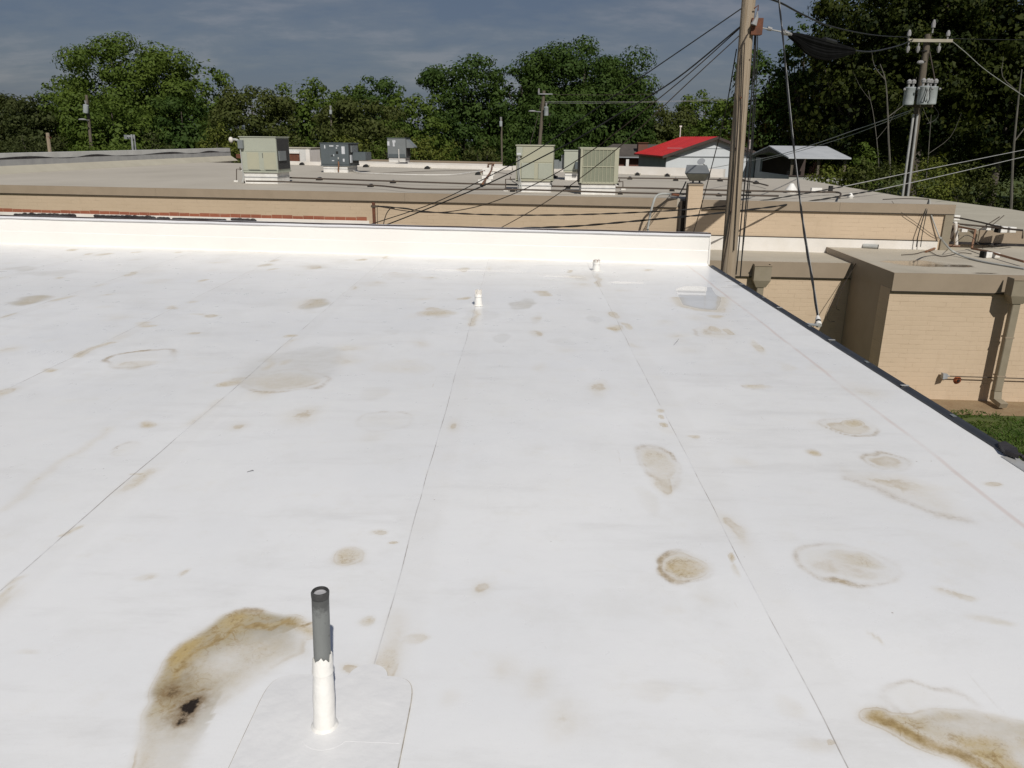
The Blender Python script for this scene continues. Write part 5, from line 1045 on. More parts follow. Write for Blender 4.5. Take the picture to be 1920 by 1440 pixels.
# shrubs and undergrowth one can tell apart
SHR = [
 ('yellow green shrub under the right olive tree', 640, 232, 55, 58, 'lf_yel', 41), ('low leafy shrub behind the farthest air conditioner', 740, 240, 50, 57.5, 'lf_mid', 42),
 ('yellow green shrub beside the dark pole', 815, 238, 55, 58, 'lf_yel', 43), ('olive shrub left of the faded unit', 900, 250, 48, 58, 'lf_olive', 44),
 ('spiky yellowish shrub left of the gooseneck vent', 415, 222, 42, 60, 'lf_yel', 45), ('low dark shrub behind the metal masts', 290, 240, 50, 58, 'lf_brown', 46), ('dull shrub at the left behind the parapet', 60, 245, 75, 60, 'lf_brown', 47),
 ('leafy shrub left of the metal masts', 185, 248, 50, 59, 'lf_mid', 48),
 ('olive bush in front of the block wall of the shed', 1572, 302, 56, 47, 'lf_yel', 49), ('big olive bush left of the transformer pole', 1655, 288, 62, 46, 'lf_olive', 50),
 ('lit olive bush right of the transformer pole', 1752, 284, 58, 46, 'lf_yel', 51), ('dark bush at the right behind the wing roof', 1830, 300, 58, 47, 'lf_olive', 52), ('shaded bush at the right border', 1905, 325, 45, 46, 'lf_grove_shade', 53),
 ('dark round bush between the two olive bushes', 1625, 262, 32, 52, 'lf_mid', 54), ('dark bush under the tallest dark tree', 1000, 245, 60, 66, 'lf_dark', 55), ('young tree at the edge of the red roof', 1290, 232, 34, 90, 'lf_mid', 56)]
for (lab, px_, py_, hw, Y_, lf, sd) in SHR:
    rng = np.random.default_rng(sd); top = D(px_, py_-6, Y_); base = Vector((D(px_, 280, Y_).x, Y_, 0)); H = top.z; rx = hw*Y_/FPX*1.03
    t_ = thing('shrub', lab, 'shrub', base)
    cl = []
    for k in range(48):
        a = rng.uniform(0, 2*math.pi); rr = rx*math.sqrt(rng.random())*.85; z_ = rng.uniform(.25, .92-.32*(rr/rx)**2)*H; r = rng.uniform(.10, .20)*rx+.25
        cl.append((np.array([math.cos(a)*rr, math.sin(a)*rr*.6, z_]), (r*1.2, r, r*.9)))
    co, q = leaves(rng, cl, 1.8, .12, .45, .3, .4); co[:, 2] = np.maximum(co[:, 2], .05)
    leafobj('foliage', co, q, M[lf], t_)
    mb = MB()
    for k in range(7):
        c, _ = cl[k*4]; mb.tube(smoothline([(c[0]*.1, c[1]*.1, 0), (c[0]*.5, c[1]*.5, c[2]*.6), tuple(c*1.02)], 3), [.06, .055, .05, .04, .03, .02, .01], 5)
    mb.build('stem', M['bark'], t_)
# bare pale trunks showing in the grove
for k, (pts, Y_, r, lab) in enumerate((([(1668, 330), (1666, 262), (1664, 200), (1660, 150), (1650, 120)], 52, .085, 'slim pale trunk left of the transformer pole'), ([(1895, 400), (1899, 300), (1908, 200), (1916, 130)], 44, .10, 'slim grey leaning trunk near the right edge'),
        ([(1737, 330), (1742, 270), (1746, 215)], 50, .045, 'thin bare stem just right of the transformer pole'), ([(1648, 330), (1640, 230), (1628, 170)], 54, .045, 'thin bare sapling left of the slim pale trunk'))):
    q_ = [D(a, b_, Y_) for a, b_ in pts]; b0 = Vector((q_[0].x, Y_, 0)); t_ = thing('bare_tree', lab, 'tree', b0)
    pp = [Vector((0, 0, 0))]+[p-b0 for p in q_]; ln = smoothline(pp, 3); n_ = len(ln)
    MB().tube(ln, [r*(1-.75*i/n_) for i in range(n_)], 7).build('trunk', M['bark_pale'], t_, True)
    rnd = random.Random(k); a_ = ln[int(n_*.55)]; b_ = ln[int(n_*.8)]
    MB().tube(smoothline([a_, a_+Vector((rnd.uniform(.5, 1.2), 0, 1.0)), a_+Vector((rnd.uniform(.8, 1.8), .3, 2.4))], 3), [r*.4, r*.36, r*.3, r*.25, r*.2, r*.15, r*.08], 5).build('branch', M['bark_pale'], t_)
    MB().tube(smoothline([b_, b_+Vector((-rnd.uniform(.5, 1.2), 0, .8)), b_+Vector((-rnd.uniform(.8, 1.6), .3, 1.8))], 3), [r*.35, r*.3, r*.26, r*.2, r*.16, r*.1, r*.06], 5).build('branch', M['bark_pale'], t_)
# far wood closing the horizon
rng = np.random.default_rng(77); cl = []
for k in range(420):
    x_ = rng.uniform(-125, 125); y_ = rng.uniform(112, 140); h_ = 5.5+1.5*math.sin(x_*.11)+rng.uniform(-2, 1.5); z_ = rng.uniform(1, h_); r = rng.uniform(1.6, 3)
    cl.append((np.array([x_, y_, z_]), (r*1.2, r, r)))
co, q = leaves(rng, cl, 2.2, .30, .6, .4); co[:, 2] = np.maximum(co[:, 2], .1)
o = leafobj('distant_woodland', co, q, M['lf_far']); o['kind'] = 'stuff'; tag(o, 'far dark wood along the horizon behind all the trees', 'woodland')
# grass by the annex
rng = np.random.default_rng(8); n_ = 110000
gx = rng.uniform(2.75, 13.4, n_); gy = 2.0+12.4*rng.random(n_); gy = gy+.25*np.sin(gx*3)*(gy > 14)
keep = rng.random(n_) < .6+.65*sst(vnoise(gx, gy, .9), .3, .6); gx, gy = gx[keep], gy[keep]; n_ = len(gx)
a = rng.uniform(0, 6.28, n_); hh = rng.uniform(.03, .085, n_)*(.7+.8*vnoise(gx, gy, 1.3)); w = .012
dx = np.cos(a)*w; dy = np.sin(a)*w; lx = rng.normal(0, .05, n_); ly = rng.normal(0, .05, n_); z0_ = np.full(n_, .0)
V = np.stack([np.stack([gx-dx, gy-dy, z0_], 1), np.stack([gx+dx, gy+dy, z0_], 1), np.stack([gx+lx*.6+dx*.7, gy+ly*.6+dy*.7, hh*.65], 1), np.stack([gx+lx, gy+ly, hh], 1)], 1)
o = leafobj('grass', V.reshape(-1, 3), np.arange(n_*4).reshape(-1, 4), M['blade']); o['kind'] = 'stuff'; tag(o, 'green grass strip beside the annex wall', 'grass')

# ------------------------------------------------------------------ houses beyond
def gable(root, x0, x1, y0, y1, ze, zr, wall, roofm, over=.35, side=None, th=.12, trim='trimdark', panels=True):
    xm = (x0+x1)/2
    MB().loft([[(x0, y0, 0), (x1, y0, 0), (x1, y0, ze), (xm, y0, zr), (x0, y0, ze)], [(x0, y1, 0), (x1, y1, 0), (x1, y1, ze), (xm, y1, zr), (x0, y1, ze)]]).build('wall', M[wall], root)
    k = (zr-ze)/(xm-x0)
    rp_ = None
    for sgn in (-1, 1):
        xe = x0-over if sgn < 0 else x1+over; zee = ze-over*k+.03
        o = MB().loft([[(xe, y0-over, zee), (xm, y0-over, zr+.03), (xm, y0-over, zr+.03+th), (xe, y0-over, zee+th)], [(xe, y1+over, zee), (xm, y1+over, zr+.03), (xm, y1+over, zr+.03+th), (xe, y1+over, zee+th)]]).build('roof', M[roofm], root)
        MB().loft([[(xe, y0-over-.05, zee-.06), (xm, y0-over-.05, zr-.03), (xm, y0-over-.05, zr+.05+th), (xe, y0-over-.05, zee+.02+th)], [(xe, y0-over-.002, zee-.06), (xm, y0-over-.002, zr-.03), (xm, y0-over-.002, zr+.05+th), (xe, y0-over-.002, zee+.02+th)]]).build('barge_board', M[trim], o)
        if panels:
            mb = MB(); n = int((y1-y0+2*over)/.6)
            for i in range(n):
                yy = y0-over+.3+i*.6; mb.loft([[(xe, yy, zee+th), (xm, yy, zr+.03+th), (xm, yy, zr+.06+th), (xe, yy, zee+.03+th)], [(xe, yy+.05, zee+th), (xm, yy+.05, zr+.03+th), (xm, yy+.05, zr+.06+th), (xe, yy+.05, zee+.03+th)]])
            s_ = mb.build('standing_seams', M[roofm], o); s_['kind'] = 'stuff'
rh = thing('red_roof_house', 'grey gabled house with bright red metal roof', 'house', (10.75, 60, 0), .06)
gable(rh, 0, 7.25, 0, 10, 3.98, 5.25, 'siding', 'redroof', .4)
MB().box((-.03, .06, 0), (-.001, 9.95, 3.9)).build('side_wall', M['siding_shade_trim'], rh)  # darker sheet over the left wall, painting its shade
MB().box((.0, -.05, 3.93), (7.25, -.004, 4.0)).build('trim_board', M['siding_shade_trim'], rh); MB().box((.0, -.03, 4.55), (5.4, -.004, 4.575)).build('siding_line', M['siding_shade_trim'], rh)
MB().box((4.35, -.25, 2.1), (4.40, -.2, 3.1)).build('downspout', M['trimdark'], rh)
v = thing('satellite_dish', 'small satellite dish on the red roofed house wall', 'satellite dish', D(1320, 312, 59.6)); MB().tube([(0, .1, 0), (0, -.3, .1), (-.3, -.4, .25)], .03, 6).build('arm', M['gas'], v); MB().cyl((-.34, -.42, .36), (-.30, -.36, .30), .30, .2, 12).build('dish', M['siding_shade_trim'], v)
p = D(1277, 262, 70); v = thing('antenna_mast', 'thin pale antenna mast on the ridge end of the red roof', 'mast', (p.x, 70.6, 0)); zt = D(1277, 238, 70).z
MB().cyl((0, 0, 0), (0, 0, zt), .05, .04, 6).build('pole', M['white'], v); MB().box((-.1, -.05, zt), (.1, .05, zt+.12)).build('head', M['white'], v)
p = D(1421, 262, 62); v = thing('flue_pipe', 'thin pale flue pipe rising behind the right slope of the red roof', 'flue', (p.x, 64, 0)); zt = D(1421, 262, 64).z
MB().cyl((0, 0, 0), (0, 0, zt-.15), .07, .07, 8).build('pipe', M['pvc'], v); MB().cyl((0, 0, zt-.15), (0, 0, zt), .11, .11, 8).build('cap', M['pvc'], v)
# brown hip roofed house
yb = 72; xl, xr = D(1122, 290, yb).x, D(1262, 290, yb).x; ze = D(1160, 293.5, yb).z; zr = D(1160, 270, yb+4).z; x0r, x1r = D(1150, 270, yb+4).x, D(1235, 270, yb+4).x
bh = thing('brown_roof_house', 'brick house with grey brown hip roof and chimney left of the red roof', 'house', (0, 0, 0))
MB().box((xl+.6, yb+.6, 0), (xr-.6, yb+8, ze-.06)).build('wall', M['house_brick'], bh)
MB().loft([[(xl, yb, ze), (xr, yb, ze), (xr, yb+8.6, ze), (xl, yb+8.6, ze)], [(x0r, yb+4.2, zr), (x1r, yb+4.2, zr), (x1r, yb+4.4, zr), (x0r, yb+4.4, zr)]]).build('roof', M['shingle'], bh)
MB().box((xl, yb-.04, ze-.10), (xr, yb+.02, ze-.002)).build('fascia', M['siding_shade_trim'], bh)
cxm = D(1206, 280, yb+1).x; ch = MB().box((cxm-.42, yb+1.2, ze-.3), (cxm+.42, yb+2.1, D(1206, 268.5, yb+1).z)).build('chimney', M['house_brick'], bh)
MB().box((cxm-.5, yb+1.1, D(1206, 268.5, yb+1).z+.002), (cxm+.5, yb+2.2, D(1206, 267, yb+1).z)).build('cap', M['rust'], ch)
cxm = D(1177, 300, yb).x; MB().box((cxm-.13, yb+.1, 0), (cxm+.13, yb+.36, ze-.19)).build('porch_column', M['white'], bh)
MB().box((xl+1.2, yb+.56, 1.1), (xl+1.9, yb+.598, ze-.7)).build('window', M['void'], bh)
# tin roofed shed
sh_ = thing('tin_roof_shed', 'open shed with white tin roof and concrete block wall, right of the red roof', 'shed', (17.35, 52, 0), 0)
Ls, ds_ = 3.7, 8.0; ze, zr = 4.07, 4.75
MB().box((0, 0, 0), (Ls, .2, 2.95)).build('block_wall', M['block'], sh_)
MB().loft([[(0, .21, 0), (0, ds_, 0), (0, ds_, ze-.1), (0, 6.6, ze-.1), (0, 6.6, 3.0), (0, .21, 3.0)], [(.15, .21, 0), (.15, ds_, 0), (.15, ds_, ze-.1), (.15, 6.6, ze-.1), (.15, 6.6, 3.0), (.15, .21, 3.0)]]).build('side_wall', M['siding_shade_trim'], sh_)  # shade of this left-facing wall put into its darker colour
MB().box((0, ds_-.2, 0), (Ls, ds_, ze)).build('back_wall', M['trimdark'], sh_)
MB().loft([[(-.3, -.4, ze), (-.3, ds_/2, zr), (-.3, ds_/2, zr+.08), (-.3, -.4, ze+.08)], [(Ls, -.4, ze), (Ls, ds_/2, zr), (Ls, ds_/2, zr+.08), (Ls, -.4, ze+.08)]]).build('roof', M['tinroof'], sh_)
MB().loft([[(-.3, ds_+.4, ze), (-.3, ds_/2+.003, zr), (-.3, ds_/2+.003, zr+.08), (-.3, ds_+.4, ze+.08)], [(Ls, ds_+.4, ze), (Ls, ds_/2+.003, zr), (Ls, ds_/2+.003, zr+.08), (Ls, ds_+.4, ze+.08)]]).build('roof', M['tinroof'], sh_)
MB().loft([[(-.28, .1, ze+.02), (-.28, ds_/2, zr-.04), (-.28, ds_-.1, ze+.02), (-.28, ds_/2, zr-.32)], [(-.2, .1, ze+.02), (-.2, ds_/2, zr-.04), (-.2, ds_-.1, ze+.02), (-.2, ds_/2, zr-.32)]]).build('barge_board', M['shingle'], sh_)
for k in range(3): MB().box((.05+k*1.7, .02, 2.952), (.2+k*1.7, .17, ze+.02)).build('post', M['pole_dark'], sh_)
MB().box((-.05, -.06, 2.955), (Ls, -.003, 3.03)).build('sill', M['trimdark'], sh_)
for k in range(2):
    o = MB(); o.box((.8+k*1.5, 2.2, 0), (1.5+k*1.5, 3.0, 3.2+.3*k)); o.box((1.0+k*1.5, 2.3, 3.2+.3*k), (1.3+k*1.5, 2.9, 3.5+.3*k)); o.build('stored_goods', M['rust'] if k == 1 else M['pole_dark'], sh_)

# ------------------------------------------------------------------ utility poles
YP = 14.5
pb = D(1366.5, 490, YP); pt_ = D(1406, -30, YP); b0 = Vector((pb.x-(pt_.x-pb.x)*pb.z/(pt_.z-pb.z), YP, 0))
v = thing('utility_pole', 'big weathered wooden utility pole beside the right end of the white parapet', 'utility pole', b0)
rng_p = random.Random(4); ln = [(Vector((0, 0, 0))).lerp(pt_-b0, k/14) for k in range(15)]
mb = MB(); rr = []
for k, p in enumerate(ln):
    r = .150-.036*k/14; rr.append([p+Vector((math.cos(2*math.pi*j/18)*r*(1+rng_p.uniform(-.02, .02)), math.sin(2*math.pi*j/18)*r*(1+rng_p.uniform(-.02, .02)), 0)) for j in range(18)])
mb.loft(rr); o = mb.build('shaft', M['pole'], v, True)
def pp(x_, y_, Y=YP): return D(x_, y_, Y)-b0
MB().box(pp(1407, 48)+Vector((-.02, -.16, -.16)), pp(1407, 48)+Vector((.17, -.02, .10))).build('bracket', M['rust'], v)
MB().tube([pp(1413, 47, 14.3), pp(1419, 33, 14.3), pp(1420, 22, 14.3)], [.055, .03, .01], 8).build('insulator', M['porc'], v)
MB().tube([pp(1414, 16, 14.35), pp(1422, 10, 14.35), pp(1421, 20, 14.35)], .012, 5).build('guy_hook', M['rust'], v)
MB().tube(smoothline([pp(1403, 63, 14.33), pp(1396, 75, 14.33), pp(1388, 110, 14.33), pp(1384, 220, 14.34), pp(1371, 400, 14.33), pp(1352, 520, 14.33)], 4), .012, 6).build('ground_wire', M['wire_rust'], v)
MB().tube([pp(1396, 80, 14.34), pp(1389, 250, 14.34), pp(1376, 470, 14.34)], .009, 5).build('ground_wire', M['wire_rust'], v)
for (xx, yy) in ((1380, 278), (1371, 397), (1389, 183), (1359, 480)): MB().cyl(pp(xx, yy, 14.37), pp(xx, yy, 14.345), .018, .014, 8).build('bolt', M['rust'], v)
def cable(pts, r, m, label, name='cable', cat='cable', n=6, seg=6, group=None):
    o = MB().tube(smoothline([D(*p) for p in pts], n), r, seg).build(name, m, None, True); return tag(o, label, cat, group)
# conductors dropping beside the big pole
cable([(1416, 52, 14.5), (1411, 150, 14.5), (1402, 280, 14.5), (1392, 390, 14.5), (1384.5, 470, 14.5), (1380, 515, 14.5)], .012, M['wire'], 'black cable hanging straight down just right of the big pole')
cable([(1418, 55, 14.6), (1414, 160, 14.6), (1408, 280, 14.6), (1398, 390, 14.6), (1392, 470, 14.6), (1388, 520, 14.6)], .012, M['wire'], 'second hanging black cable, slightly farther right of the big pole')
cable([(1421, 50, 14.7), (1418, 160, 14.7), (1410, 290, 14.7), (1400, 400, 14.7), (1388, 515, 14.7)], .008, M['wire'], 'thin dark wire among the cables hanging beside the big pole')
# spans from the big pole down to the left
cable([(1393, 14, YP), (1300, 78, 14.8), (1205, 143, 15.2), (1100, 216, 15.8), (1010, 279, 16.4), (920, 329, 17), (815, 380, 17.6), (700, 419, 18.3), (660, 432, 18.6)], .011, M['wire'], 'uppermost cable sloping from the big pole down to the rusty post')
cable([(1388, 50, YP), (1265, 150, 15), (1153, 218, 15.5), (1088, 257, 15.8), (1035, 285, 16.1), (920, 342, 16.8), (800, 392, 17.4), (726, 421, 18), (690, 435, 18.2)], .0145, M['wire'], 'thick black cable sloping from the big pole behind the white parapet')
cable([(1388, 52, YP), (1278, 150, 15.2), (1153, 250, 16), (1110, 282, 16.4), (1022, 336, 17.2), (920, 380, 18), (840, 397, 18.6), (775, 397, 19), (708, 387, 19.25)], .010, M['wire_rust'], 'thin sagging cable from the big pole to the top of the rusty post')
cable([(1386, 67, YP), (1296, 150, 14.8), (1171, 267, 15.4), (1080, 340, 16), (1007, 389, 16.5), (930, 432, 17), (905, 444, 17.1)], .009, M['wire_rust'], 'steepest thin cable from the big pole down to the white parapet')
cable([(1381, 92, 14.7), (1360, 210, 15.4), (1335, 310, 16.6), (1318, 375, 17.6), (1300, 437, 18.6), (1297, 447, 18.8)], .010, M['wire'], 'guy wire crossing in front of the lamp pilaster left of the big pole', 'guy_wire')
# twisted service cables along the tan wall
def twisted(pts, r, label, strands=2, m='wire', pitch=.5):
    ln = smoothline([D(*p) for p in pts], 22); v = thing('twisted_cable', label, 'cable', ln[0]); o_ = ln[0]
    for s_ in range(strands):
        q_ = []; dist = 0
        for i, p in enumerate(ln):
            if i: dist += (p-ln[i-1]).length
            a = dist/pitch*math.pi+s_*2*math.pi/strands; q_.append(p-o_+Vector((0, math.cos(a)*r*1.0, math.sin(a)*r*1.0)))
        MB().tube(q_, r, 5).build('strand', M[m], v, True)
    return v
twisted([(708, 386.5, 19.25), (760, 391, 19.1), (800, 397, 19), (900, 402, 18.7), (1000, 403.5, 18.5), (1100, 402, 18.6), (1200, 398, 18.8), (1285, 393, 19), (1380, 384, 19.4), (1461, 371, 20), (1520, 361, 21), (1580, 350, 22.5)], .010, 'twisted black cable from the rusty post along the tan wall, upper of two')
twisted([(820, 434, 18.4), (900, 430.5, 18.2), (1000, 427, 18), (1080, 424, 17.9), (1180, 415.5, 18), (1290, 405.5, 18.2), (1370, 397, 18.6), (1461, 386, 19.2), (1558, 371, 20.2), (1640, 357, 22)], .012, 'twisted black cable crossing the tan wall, lower of two')
cable([(1580, 350, 22.5), (1700, 325, 26), (1800, 305, 29), (1920, 281, 33), (1960, 273, 34)], .012, M['wire_lit'], 'upper pale cable climbing right in front of the bushes', n=5)  # continues the black twisted cable; sunlit look put into the pale colour
cable([(1640, 357, 22), (1720, 340, 25), (1800, 322, 28), (1920, 294, 32), (1960, 285, 33)], .012, M['wire_lit'], 'lower pale cable climbing right in front of the bushes', n=5)  # lower black cable carried on, painted pale for the sun on it
# service drop ending in an insulated coupler on the roof edge
sv = twisted([(1534, 598, 7.05), (1530, 572, 7.3), (1523, 525, 7.7), (1513, 470, 8.2), (1503, 400, 8.8), (1495, 330, 9.4), (1487, 265, 9.9), (1480, 205, 10.4), (1474, 140, 10.9), (1468, 70, 11.4), (1460, 0, 11.9), (1452, -60, 12.3)], .0095, 'twisted service cable hanging in front of the grove down to the white roof edge', 2, 'wire', .42)
ln = smoothline([D(*p) for p in ((1532.5, 595, 7.05), (1522, 525, 7.7), (1502, 400, 8.8), (1486, 265, 9.9), (1473.5, 140, 10.9), (1459.5, 0, 11.9), (1451.5, -60, 12.3))], 10)
MB().tube([p-ln[0]+(ln[0]-sv.location)+Vector((.012, -.01, 0)) for p in ln], .0035, 5).build('neutral_wire', M['wire_lit'], sv, True)
cp = D(1535, 610, 6.95); ct = D(1533.5, 595, 7.05); du = (ct-cp)
mb = MB(); mb.tube([cp-sv.location, cp+du*.3-sv.location], .028, 10); mb.build('coupler', M['white'], sv, True)
MB().tube([cp-sv.location, Vector((ex(cp.y)+.03, cp.y, RZ+.005))-sv.location], .012, 6).build('bracket', M['galv'], sv)
MB().tube([cp+du*.31-sv.location, cp+du*.55-sv.location], .024, 10).build('coupler_band', M['black'], sv, True); MB().tube([cp+du*.56-sv.location, cp+du*.85-sv.location, ct+du*.15-sv.location], [.026, .022, .012], 10).build('coupler', M['white'], sv, True)
# black slack bundle between the poles
v = thing('cable_bundle', 'thick black bundle of slack cables hanging in front of the grove', 'cable bundle', D(1478, 63, 14.5)); o_ = v.location.copy()
MB().tube([D(1416, 50, 14.5)-o_, D(1443, 55, 14.6)-o_, D(1478, 62, 14.7)-o_], .012, 6).build('link', M['wire_lit'], v); MB().cyl(D(1439, 53, 14.6)-o_, D(1447, 55, 14.6)-o_, .035, .03, 8).build('turnbuckle', M['porc'], v)
MB().tube([D(1468, 60, 14.7)-o_, D(1484, 65, 14.8)-o_], [.05, .025], 8).build('insulator', M['porc'], v)
for k in range(6):
    a = k/5; MB().tube(smoothline([D(1482, 66, 14.8)-o_, D(1495, 66+14*a, 15)-o_, D(1515, 70+30*a, 15.4)-o_, D(1545, 78+32*a, 16)-o_, D(1568, 84+24*a, 16.4)-o_, D(1600, 94+4*a, 17.2)-o_], 4), .042+.012*math.sin(k*2.1), 6).build('cable_loop', M['bundle'], v)
MB().cyl(D(1545, 74, 16)-o_, D(1566, 80, 16.3)-o_, .05, .05, 8).build('splice_closure', M['wire'], v)
cable([(1600, 95, 17.2), (1640, 96, 20), (1690, 84, 28), (1712, 74, 37.8)], .02, M['wire'], 'dark messenger cable from the slack bundle to the transformer pole crossarm')
cable([(1425, -8, YP), (1465, 6, 16), (1505, 27, 18.5), (1560, 50, 22), (1640, 66, 28), (1705, 70, 37.8)], .018, M['wire'], 'dark cable leaving the frame top right of the big pole toward the grove')
# transformer pole
tb = D(1697.5, 372, 38); tt = D(1740.5, 64, 38); b0 = Vector((tb.x-(tt.x-tb.x)*tb.z/(tt.z-tb.z), 38, 0))
tp = thing('transformer_pole', 'utility pole with crossarm and grey transformers in front of the grove', 'utility pole', b0)
def tq(x_, y_, Y=38): return D(x_, y_, Y)-b0
MB().tube([(0, 0, 0), tt-b0], [.19, .14], 12).build('shaft', M['pole_dark'], tp, True)
MB().box(tq(1699, 76.5)+Vector((0, -.26, -.07)), tq(1781, 77)+Vector((0, -.16, .05))).build('crossarm', mat('pale crossarm', (.40, .37, .30), (.32, .29, .23), 3), tp)
def insul(p, h, up=1):
    MB().tube([p, p+Vector((0, 0, .35*h*up)), p+Vector((0, 0, .4*h*up)), p+Vector((0, 0, .7*h*up)), p+Vector((0, 0, h*up))], [.035, .035, .085, .09, .04], 8).build('insulator', M['porc'], tp, True)
for (x_, y_, h_, u_) in ((1703, 75, .42, 1), (1776, 75, .40, 1), (1748, 62, .55, 1), (1704, 80, .42, -1), (1723, 80, .42, -1), (1762, 80, .42, -1)): insul(tq(x_, y_, 37.8), h_, u_)
MB().ball(tq(1726, 117, 37.8), .13, (1.3, .8, .7), 8).build('cutout', M['porc'], tp)
for (a_, b_) in ((95, 97), (115, 117)): MB().tube([tq(1737-(a_-60)*.14, a_), tq(1737-(b_-60)*.14, b_)], .175, 12).build('band', M['black'], tp)
def tank(x_, yT, yB, r, Y, lean=.05):
    tp_, bt = tq(x_+2, yT, Y), tq(x_-2.5, yB, Y)
    o = MB().tube([bt, bt.lerp(tp_, .04), bt.lerp(tp_, .08), bt.lerp(tp_, .90), bt.lerp(tp_, .92), bt.lerp(tp_, .97), tp_], [r*.93, r*.98, r, r, r*1.05, r*1.05, r*.72], 18).build('transformer', M['steel_tank'], tp, True)
    for dx_ in (-.45, .4): 
        q_ = tp_+Vector((dx_*r, -.05, 0)); MB().tube([q_, q_+Vector((0, 0, .12)), q_+Vector((0, 0, .14)), q_+Vector((0, 0, .25)), q_+Vector((0, 0, .32))], [.05, .05, .10, .11, .04], 8).build('bushing', M['porc'], o, True)
    q_ = bt.lerp(tp_, .85); MB().ball(q_+Vector((-r-.06, -.1, 0)), .06, seg=6).build('bushing', M['porc'], o); MB().ball(q_+Vector((r+.06, -.1, 0)), .06, seg=6).build('bushing', M['porc'], o)
tank(1705, 163, 197, .235, 37.7); tank(1732, 161, 196, .25, 37.35); tank(1746, 162, 196, .25, 37.6)
MB().box(tq(1698, 180)+Vector((0, -.2, -.05)), tq(1752, 181)+Vector((0, -.08, .06))).build('bracket', M['gas'], tp); MB().box(tq(1700, 199)+Vector((0, -.2, -.04)), tq(1745, 200)+Vector((0, -.05, .08))).build('bracket', M['gas'], tp)
MB().tube([tq(1743, 97, 37.8), tq(1752, 145, 37.6), tq(1754, 155, 37.5)], .03, 6).build('jumper', M['wire_rust'], tp)
for k in range(3): MB().tube(smoothline([tq(1735+5*k, 160, 37.2), tq(1737+3*k, 172, 37.0), tq(1733+5*k, 184, 37.0), tq(1730+4*k, 197, 37.2)], 4), .018, 5).build('jumper', M['wire_lit'] if k == 1 else M['wire'], tp)
for dx_ in (-5.5, 4.5): MB().tube([tq(1696.5+dx_, 376, 37.75), tq(1717+dx_*.75, 214, 37.75)], .055, 8).build('riser_conduit', M['wire_lit'], tp, True)
MB().tube(smoothline([tq(1752, 200, 37.6), tq(1760, 214, 37.6), tq(1752, 226, 37.6), tq(1738, 232, 37.6)], 4), .012, 5).build('jumper', M['wire'], tp)
cable([(1708, 207, 37.7), (1650, 228, 40), (1600, 245, 42.5), (1540, 266, 46), (1480, 285, 49.5), (1430, 297, 55), (1330, 316, 59.5)], .020, M['wire_lit'], 'pale service cable sloping from the transformer pole to the red roofed house')
cable([(1708, 210, 37.7), (1600, 252, 42), (1500, 283, 47.5), (1430, 301, 51.5)], .014, M['wire_lit'], 'thin wire just under the pale service cable to the shed')
cable([(1776, 70, 37.8), (1810, 98, 39), (1850, 133, 41), (1913, 176, 44), (1960, 205, 46)], .02, M['wire_lit'], 'pale conductor descending right from the transformer pole')
cable([(1776, 72, 37.8), (1850, 74, 39), (1960, 75, 41)], .012, M['wire'], 'thin dark conductor running level right from the transformer pole')
# smaller poles far away
def farpole(label, xt, yt, xb, yb, Y, r, tank_at, lamp, arms):
    tb = D(xb, yb, Y); tt = D(xt, yt, Y); b0 = Vector((tb.x-(tt.x-tb.x)*tb.z/(tt.z-tb.z), Y, 0)); v = thing('utility_pole', label, 'utility pole', b0, 0, 'distant utility poles')
    MB().tube([(0, 0, 0), tt-b0], [r*1.25, r], 10).build('shaft', M['pole_dark'], v, True)
    k = Y/FPX
    if tank_at:
        x_, yT, yB, w_ = tank_at; a = D(x_, yT, Y-.4)-b0; b_ = D(x_, yB, Y-.4)-b0
        MB().tube([b_, b_.lerp(a, .05), b_.lerp(a, .9), b_.lerp(a, .92), a], [w_*k*.95, w_*k, w_*k, w_*k*1.06, w_*k*.7], 12).build('transformer', M['steel_tank'], v, True)
        MB().tube([a, a+Vector((0, 0, .3))], [.05, .1], 6).build('bushing', M['porc'], v)
    if lamp:
        (xa, ya), (xl_, yl) = lamp; a = D(xa, ya, Y-.1)-b0; b_ = D(xl_, yl, Y-.8)-b0; o = MB().tube([a, b_], .04, 6).build('lamp_arm', M['galv'], v)
        MB().ball(b_, .2, (1.6, .7, .4), 8).build('lamp_head', M['porc'], v)
    for (xa, xb_, ya) in arms:
        a = D(xa, ya, Y-.2)-b0; b_ = D(xb_, ya+1, Y-.2)-b0; MB().box((a.x, a.y-.05, a.z-.04), (b_.x, b_.y+.06, a.z+.03)).build('crossarm', M['galv'], v)
        MB().cyl((a.x+.05, a.y, a.z+.065), (a.x+.05, a.y, a.z+.4), .08, .05, 6).build('insulator', M['porc'], v)
    return v
farpole('dark pole with street lamp and transformer left of centre trees', 1020, 170, 1011, 280, 65, .13, (1024, 200, 217, 4.2), ((1014, 210), (998, 208.5)), [(1009, 1036, 176)])
farpole('dark pole with pale transformer in front of the big domed tree', 162, 178, 172.5, 290, 64, .11, (161, 196, 212, 4.5), ((166, 226), (154, 224)), [])
farpole('thin dark pole with small transformer in front of the twin dark trees', 940, 222, 941, 305, 64, .07, (939, 227, 237, 2.8), None, [])
farpole('thin pole top with small transformer above the olive trees', 620, 200, 622, 262, 62, .06, (620, 206, 214, 2.6), None, [])
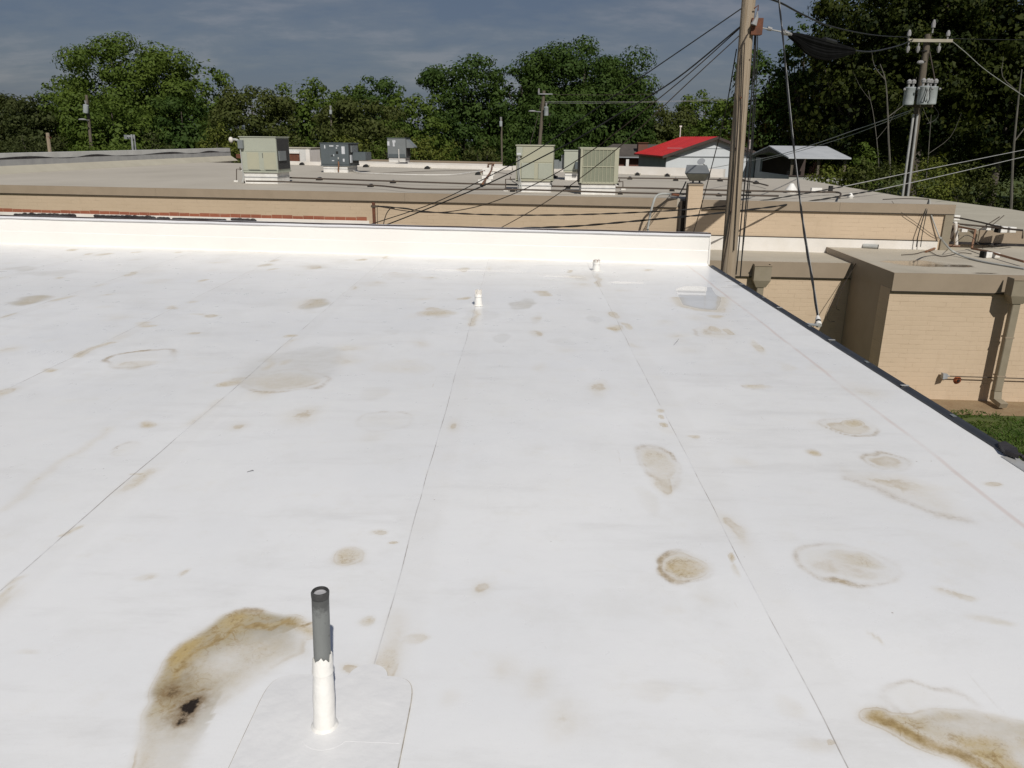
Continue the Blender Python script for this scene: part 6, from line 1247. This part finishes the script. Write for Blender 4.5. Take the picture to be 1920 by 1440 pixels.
cable([(1022, 190.5, 65), (1120, 191, 66), (1230, 190, 68), (1330, 187, 70), (1390, 184, 71)], .008, M['wire_lit'], 'upper of two pale wires running right from the street lamp pole', group='pale wires from the street lamp pole')
cable([(1022, 193, 65), (1120, 193.5, 66), (1230, 191.5, 68), (1330, 189, 70), (1390, 186, 71)], .007, M['wire_lit'], 'lower of two pale wires running right from the street lamp pole', group='pale wires from the street lamp pole')
cable([(1030, 177, 64.8), (1130, 178, 66), (1230, 176, 68)], .016, M['wire_rust'], 'dark top wire running right from the street lamp pole crossarm')
cable([(1016, 188, 65), (1004, 235, 64.5), (991, 279, 64), (985, 300, 64)], .02, M['wire_rust'], 'guy wire left of the street lamp pole', 'guy_wire')
# loose wires hanging down the right end of the tan wall
cable([(1741, 375, 19.0), (1732, 405, 18.9), (1722, 440, 18.85), (1718, 463, 18.85)], .012, M['wire'], 'left of two straight dark wires down the right end of the tan wall')
cable([(1742, 375, 19.0), (1736, 405, 18.9), (1729, 440, 18.85), (1726, 463, 18.85)], .010, M['wire'], 'right of two straight dark wires down the right end of the tan wall')
cable([(1743, 374, 19.0), (1744, 395, 18.95), (1752, 420, 18.9), (1762, 446, 18.85)], .016, M['pvc'], 'grey cable curving down the right end of the tan wall to the corner')
cable([(1672, 377, 19.15), (1690, 398, 19.0), (1718, 418, 18.95), (1748, 440, 18.9), (1762, 447, 18.9)], .006, M['wire_rust'], 'thin drooping wire across the tan wall toward the corner')
cable([(1655, 374, 19.2), (1690, 372.5, 19.1), (1720, 373, 19.05), (1742, 373.5, 19)], .010, M['wire_rust'], 'thin wire lying along the top of the tan wall at its right end')
cable([(1608, 488, 17.3), (1590, 520, 17.2), (1562, 565, 17.15), (1552, 590, 17.1), (1556, 602, 17.1), (1565, 603, 17.1)], .007, M['wire_rust'], 'thin wire looping down in the shaded annex corner')
cable([(1606, 492, 17.35), (1598, 505, 17.3), (1578, 545, 17.25), (1568, 575, 17.2), (1574, 582, 17.2)], .005, M['wire_rust'], 'second thin wire loop in the shaded annex corner')
